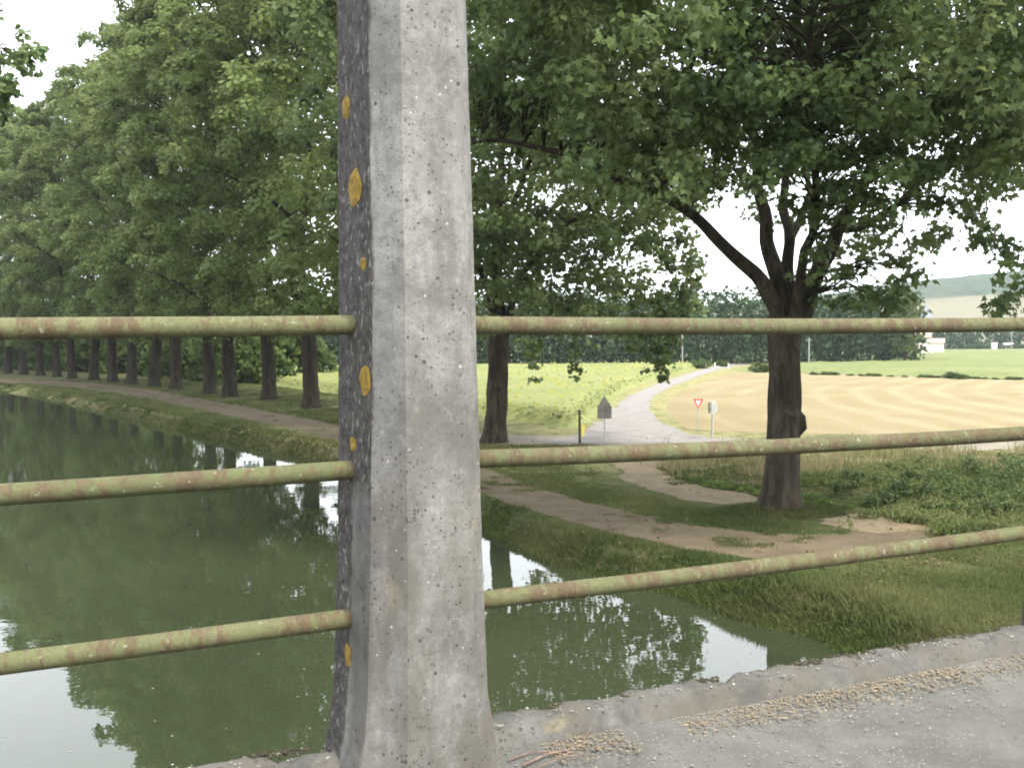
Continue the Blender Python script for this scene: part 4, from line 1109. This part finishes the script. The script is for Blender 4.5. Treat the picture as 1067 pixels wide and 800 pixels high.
def thicket():
    rng = np.random.default_rng(41); C, Rr_ = [], []
    for (x, y, r) in [(918, 528, .35), (938, 522, .5), (955, 508, .55), (972, 525, .5), (990, 512, .7), (1005, 530, .55), (1015, 500, .65), (1030, 520, .75), (1045, 505, .8), (1062, 525, .8), (1080, 510, .9), (1050, 540, .6), (1020, 543, .45), (985, 540, .4), (1000, 488, .45), (1060, 488, .5), (905, 505, .4), (935, 495, .35), (965, 490, .4), (880, 515, .3), (1090, 535, .8)]:
        g0 = gnd(x, y)
        for j in range(9): C.append((g0.x + rng.normal(0, .5) * r, g0.y + rng.normal(0, .5) * r, rng.uniform(.05, .95) * r)); Rr_.append(r * rng.uniform(.3, .55))
    V, F, v = clump_leaves(np.array(C), np.array(Rr_), 46, .13, rhomb * np.array([.7, 1]), .9, rng, droop=-.2)
    V[:, 2] = np.maximum(V[:, 2], .01)
    o = mesh_np('nettle_thicket', V, F, M['thicket'], None, {'var': v}); tag(o, 'dark nettle thicket beyond the lower rail at the right', 'weeds', kind='stuff')
    C, Rr_ = [], []
    for (x, y) in [(778, 512), (790, 516), (800, 511), (812, 520), (826, 521), (838, 519), (850, 526), (865, 527), (745, 505), (725, 500), (760, 508)]:
        g0 = gnd(x, y)
        for j in range(4): C.append((g0.x + rng.normal(0, .25), g0.y + rng.normal(0, .25), rng.uniform(.02, .08))); Rr_.append(rng.uniform(.10, .2))
    V, F, v = clump_leaves(np.array(C), np.array(Rr_), 40, .10, rhomb, .6, rng)
    V[:, 2] = np.maximum(V[:, 2], .01)
    o = mesh_np('low_weeds', V, F, M['lowweed'], None, {'var': v}); tag(o, 'bright low weeds along the track behind the big trunk', 'weeds', kind='stuff')
    # tall dry stalks near the lane
    n = 900; px = rng.uniform(690, 1090, n); py = rng.uniform(466, 500, n); P = np.array([tuple(gnd(a, b)) for a, b in zip(px, py)])
    k = off_path(P[:, 0], P[:, 1]) & (vnoise(P[:, 0], P[:, 1], 1.4, 6) > .45); P = P[k]
    idx = np.repeat(np.arange(len(P)), 7); m = len(idx); base = P[idx] + np.c_[rng.normal(0, .12, (m, 2)), np.zeros(m)]
    up = np.c_[rng.normal(0, .28, (m, 2)), np.ones(m)]; h = rng.uniform(.2, .7, m); sd = np.c_[np.ones(m), rng.normal(0, .3, m), np.zeros(m)]
    V = np.stack([base - sd * .018, base + sd * .018, base + up * h[:, None]], 1).reshape(-1, 3)
    o = mesh_np('dry_stalks', V, np.arange(m * 3).reshape(m, 3), M['stalk'], None, {'var': np.repeat(rng.random(m), 3)}); tag(o, 'dry pale grass stalks beside the lane', 'grass', kind='stuff')
thicket()
# specks floating on the canal
def specks():
    rng = np.random.default_rng(6); n = 120; px = rng.uniform(0, 860, n); py = 400 + 400 * rng.random(n) ** .8
    P = np.array([tuple(gnd(a, b, WZ + .006)) for a, b in zip(px, py)]); k = in_poly(P[:, 0], P[:, 1], WATER); P = P[k]; n = len(P)
    V, F, v = leaf_arrays(P, np.tile([0, 0, 6.0], (n, 1)), .034, lobed, 0, .02, rng)
    V[:, 2] = np.maximum(V[:, 2], WZ + .004)
    t = mesh_np('floating_debris', V, F, M['stone'], None, {'var': np.clip(v + .2, 0, 1)}); tag(t, 'pale leaf specks floating on the green canal', 'debris', kind='stuff')
specks()
def path_litter():
    rng = np.random.default_rng(16); n = 9000; y = 18 + 60 * rng.random(n) ** 1.6; x = rng.uniform(-1, 1, n) * .6 * y
    k = (in_poly(x, y, TOW) | in_poly(x, y, TRK)) & (rng.random(n) < .25 + .75 * (vnoise(x, y, 1.5, 4) > .5)); x, y = x[k], y[k]; it = iter(zip(x, y))
    def smp(): a, b_ = next(it); return (a, b_, .016)
    o = chips('path_litter', len(x), smp, (.012, .045), M['pathlit'], .35, 2.0); tag(o, 'dry leaves and small stones strewn on the towpath', 'litter', kind='stuff')
path_litter()
def fallen():
    rng = np.random.default_rng(23); n = 5200; y = 14 + 40 * rng.random(n) ** 1.4; x = rng.uniform(-1, 1, n) * .6 * y
    k = ~in_poly(x, y, WATER) & in_view(x, y) & (y < 46) & (rng.random(n) < sstep(.35, .7, vnoise(x, y, 2.2, 17))); x, y = x[k], y[k]; z, d, ins = gheight(x, y); n = len(x)
    V, F, v = leaf_arrays(np.c_[x, y, z + .05], np.tile([0, 0, 1.5], (n, 1)), .065, lobed, 0, .1, rng)
    o = mesh_np('fallen_leaves', V, F, M['fallen'], None, {'var': v}); tag(o, 'dry fallen plane leaves scattered over the bank', 'leaves', kind='stuff')
fallen()

# ------------------------------------------------------------------ signs and posts by the road
def pole(parent, x, y, z0, z1, r, mat, name='pole'):
    b = MB(); b.tube([(x, y, z0), (x, y, z1)], [r, r], 10); return b.build(name, mat, parent)
def facing(p): return math.atan2(p.y, p.x) - math.pi / 2      # local -Y looks at the bridge
def px_h(px_n, Y): return px_n * Y / FOC
p = gnd(630, 459); k = p.y / FOC
s = empty('road_sign', p, facing(p)); tag(s, 'dark back of a house shaped road sign on a thin post by the road', 'road sign')
pole(s, 0, .03, -.1, 40 * k, .5 * k * 1.6, M['steel'])
b = MB(); w = 7.4 * k; zb, zm, zt = 23 * k, 35.5 * k, 47 * k
b.prism([(-w, zb), (w, zb), (w, zm), (0, zt), (-w, zm)], -.012, .012); b.build('panel', M['signback'], s)
for zz in (27 * k, 31 * k, 35 * k): 
    b = MB(); b.box(-w * .96, w * .96, -.03, -.0125, zz - .02, zz + .02); b.build('rail_bracket', M['signback'], s)
p = gnd(604, 462); k = p.y / FOC
s = empty('wooden_post', p); tag(s, 'dark wooden post beside the yellow marker at the field edge', 'post')
b = MB(); b.tube([(0, 0, -.1), (0, 0, 10 * k), (0, 0, 33 * k)], [1.5 * k, 1.4 * k, 1.2 * k], 8, True, .2); b.build('shaft', M['wood'], s)
b = MB(); b.tube([(0, 0, 33 * k + .001), (0, 0, 35 * k)], [2 * k, 1.6 * k], 8); b.build('cap', M['wood'], s)
p = gnd(607.5, 455); k = p.y / FOC
s = empty('marker_post', p); tag(s, 'short yellow marker post at the sunflower field edge', 'marker post')
b = MB(); b.box(-1.4 * k, 1.4 * k, -1.2 * k, 1.2 * k, -.05, 11 * k); b.build('shaft', M['markyellow'], s)
b = MB(); b.prism([(-1.8 * k, 11 * k + .002), (1.8 * k, 11 * k + .002), (0, 13.5 * k)], -1.4 * k, 1.4 * k); b.build('cap', M['markyellow'], s)
p = gnd(727.5, 449); k = p.y / FOC
s = empty('yield_sign', p, facing(p)); tag(s, 'red and white inverted triangle yield sign at the stubble field edge', 'road sign')
pole(s, 0, .04, -.1, 32 * k, .55 * k, M['steel'])
def tri(z0, z1, w): return [(0, z0), (w, z1), (-w, z1)]
b = MB(); b.prism(tri(23.5 * k, 33.5 * k, 5.2 * k), -.012, .012); b.build('panel', M['red'], s)
b = MB(); b.prism(tri(26.0 * k, 32.0 * k, 2.8 * k), -.018, -.0125); b.build('panel_centre', M['white'], s)
p = gnd(743, 458); k = p.y / FOC
s = empty('round_sign', p, facing(p) + rad(38)); tag(s, 'round grey sign seen from behind on a pale post at the junction', 'road sign')
pole(s, 0, .05, -.1, 39 * k, 1.0 * k, M['steel'])
b = MB(); nn_ = 24; b.prism([(6.2 * k * math.cos(2 * math.pi * i / nn_), 33.5 * k + 7.2 * k * math.sin(2 * math.pi * i / nn_)) for i in range(nn_)], -.012, .012); b.build('panel', M['steel'], s)
b = MB(); b.box(-6.2 * k, -3.4 * k, -.10, -.0125, 28 * k, 39 * k); b.build('backing', M['signback'], s)

def at_ground_px(px, Y): 
    d = ray(px, 360); return Vector((d.x / d.y * Y, Y, 0))
# white posts and shrubs where the road leaves the fields
for k_, (x, y, lab) in enumerate([(735.5, 384, 'white roadside post nearest the sunflowers at the far road end'), (745, 383, 'white roadside post in the middle of the far road end'), (759, 384, 'white roadside post at the stubble side of the far road end')]):
    p = gnd(x, y); k = p.y / FOC
    s = empty('roadside_post', p); tag(s, lab, 'post', 'white posts at the far road end')
    b = MB(); b.tube([(0, 0, 0), (0, 0, 4.6 * k)], [.5 * k, .5 * k], 8); b.build('shaft', M['white'], s)
    b = MB(); b.tube([(0, 0, 4.6 * k + .002), (0, 0, 5.4 * k)], [.52 * k, .3 * k], 8); b.build('cap', M['white'], s)
for k_, (x, y, sc, lab) in enumerate([(729, 384, .8, 'dark shrub at the left side of the far road end'), (750, 381, .45, 'small dark shrub between the white posts at the far road end'), (755, 382, .5, 'small dark shrub right of the middle white post'), (793, 388, .7, 'shrub on the grass edge above the stubble field, nearest the big trunk')]):
    b = bp[k_ % 3].copy(); COL.objects.link(b); b.location = gnd(x, y); b.scale = (sc, sc, sc * .7); b.rotation_euler = (0, 0, k_); tag(b, lab, 'shrub', 'shrubs at the far road end')
rb = np.random.default_rng(8)
for k_ in range(16):
    x = 850 + k_ * 16 + rb.uniform(-5, 5); b = bp[k_ % 3].copy(); COL.objects.link(b); b.location = gnd(x, 390.5 + (x - 850) * .026); sc = rb.uniform(.05, .11)
    if k_ == 9: sc = .2
    b.scale = (sc * 6, sc * 2, sc * 1.3); tag(b, 'low weedy bush along the far edge of the stubble field', 'bush', 'bushes along the stubble edge')
# poles
for (x, y0, Y, lab) in [(711, 345, 178, 'thin pale utility pole before the wood, above the road bend'), (843, 352, 181, 'thin pale utility pole before the wood, right of the big trunk')]:
    p = at_ground_px(x, Y); h = at(x, y0, Y).z
    s = empty('utility_pole', p); tag(s, lab, 'pole', 'utility poles before the wood')
    pole(s, 0, 0, 0, h, .11, M['steel'], 'shaft'); b = MB(); b.box(-.6, .6, .12, .2, h - .5, h - .38); b.build('crossarm', M['steel'], s)
# house, church, village bits
HY = 330; hp = at_ground_px(955, HY); kk = HY / FOC
h = empty('white_house', hp, rad(-25)); tag(h, 'small white and pink house with a pale roof beside the dark wood', 'house')
b = MB(); b.box(-4.2, 4.2, 0, 7, 0, 5.4); b.build('wall', M['render'], h)
b = MB(); b.add([(-4.6, -.5, 5.402), (4.6, -.5, 5.402), (4.6, 7.5, 5.402), (-4.6, 7.5, 5.402), (-4.6, 3.5, 8.6), (4.6, 3.5, 8.6)], [(0, 1, 5, 4), (1, 2, 5), (2, 3, 4, 5), (3, 0, 4), (0, 3, 2, 1)]); rf = b.build('roof', M['tile'], h)
b = MB(); b.box(2.2, 3.1, 3.1, 3.9, 7.6, 9.8); b.build('chimney', M['render'], rf)
for x, z in ((-2.6, .9), (0, .9), (2.6, .9), (-2.6, 3.5), (0, 3.5), (2.6, 3.5)):
    b = MB(); b.box(x - .5, x + .5, -.05, -.003, z, z + 1.4); b.build('window', M['glass'], h)
b = MB(); b.box(4.203, 8.5, 1.5, 6.5, 0, 3.4); b.build('annexe', M['render'], h)
b = MB(); b.add([(4.21, 1.2, 3.402), (8.9, 1.2, 3.402), (8.9, 6.8, 3.402), (4.21, 6.8, 3.402), (4.21, 4, 5.0), (8.9, 4, 5.0)], [(0, 1, 5, 4), (1, 2, 5), (2, 3, 4, 5), (3, 0, 4), (0, 3, 2, 1)]); b.build('annexe_roof', M['tile'], h)
CY = 520; cp = at_ground_px(965, CY)
c = empty('church', cp); tag(c, 'pale church spire rising over the railing before the tan hillside', 'church')
b = MB(); b.box(-2.6, 2.6, -2.6, 2.6, 0, 15); b.build('tower', M['render'], c)
b = MB(); b.add([(-3, -3, 15.002), (3, -3, 15.002), (3, 3, 15.002), (-3, 3, 15.002), (0, 0, 24.5)], [(0, 1, 4), (1, 2, 4), (2, 3, 4), (3, 0, 4), (0, 3, 2, 1)]); b.build('spire', M['slate'], c)
b = MB(); b.box(-16, -2.603, -4, 4, 0, 7); b.build('nave', M['render'], c)
b = MB(); b.prism([(-4.6, 7.002), (4.6, 7.002), (0, 11)], 2.61, 16.4); o = b.build('nave_roof', M['slate'], c); o.rotation_euler = (0, 0, rad(90))
# garden hedge, white kiosk, van, lamp at the village edge
VY = 395
hd = MB(); x0 = at_ground_px(1005, VY).x; x1 = at_ground_px(1120, VY).x
rng_ = np.random.default_rng(2); nn2 = 900
Cc = np.c_[rng_.uniform(x0, x1, nn2), VY + rng_.uniform(-.8, .8, nn2), rng_.uniform(.2, 2.2, nn2)]
V, F, v = clump_leaves(Cc, np.full(nn2, .6), 10, .45, rhomb, 1, rng_)
V[:, 2] = np.maximum(V[:, 2], 0)
o = mesh_np('hedge', V, F, M['leaf_wood'], None, {'var': v}); tag(o, 'long clipped dark hedge at the village edge', 'hedge')
p = at_ground_px(1036, VY - 5); s = empty('white_kiosk', p); tag(s, 'small white upright box standing before the far hedge', 'kiosk')
b = MB(); b.box(-.9, .9, -.6, .6, 0, 2.9); b.build('cabinet', M['white'], s)
b = MB(); b.box(-1.1, 1.1, -.8, .8, 2.902, 3.15); b.build('roof', M['white'], s)
p = at_ground_px(1052, VY + 4); s = empty('white_van', p); tag(s, 'white van roof showing above the far hedge', 'van')
b = MB(); b.prism([(-2.4, .45), (2.5, .45), (2.5, 1.5), (1.7, 1.75), (1.0, 3.0), (-2.4, 3.0)], -.95, .95); b.build('body', M['white'], s)
for x in (-1.5, 1.6):
    for y in (-.97, .97):
        b = MB(); b.tube([(x, y - .1, .38), (x, y + .1, .38)], [.38, .38], 12); b.build('wheel', M['rubber'], s)
b = MB(); b.box(.1, .9, -.965, -.952, 1.8, 2.6); b.build('side_window', M['glass'], s)
p = at_ground_px(1054, VY - 3); s = empty('lamp_post', p); tag(s, 'tall pale lamp post by the far hedge', 'lamp post')
hh_ = at(1054, 346, VY - 3).z; pole(s, 0, 0, 0, hh_, .13, M['steel'], 'shaft'); b = MB(); b.box(-.2, 1.2, -.15, .15, hh_ + .002, hh_ + .16); b.build('lamp_head', M['steel'], s)
# tall dark tree at the right end of the wood
p = at_ground_px(943, 186); tt_ = copy_tree(protos[1]); tt_.location = p; tt_.scale = (.42, .42, .36); tag(tt_, 'tall dark tree closing the right end of the far wood', 'tree')

# ------------------------------------------------------------------ haze: one closed box of even air
t = NT('haze_air'); pvn = t.node('ShaderNodeVolumePrincipled')
pvn.inputs['Color'].default_value = (.80, .88, .97, 1); pvn.inputs['Density'].default_value = .00017; pvn.inputs['Anisotropy'].default_value = .2
t.l.new(pvn.outputs[0], t.out.inputs['Volume'])
b = MB(); b.box(-6500, 6800, -6500, 6800, -3, 150); hz = b.build('haze', t.m); tag(hz, kind='stuff', label='pale summer haze over the fields', cat='haze')
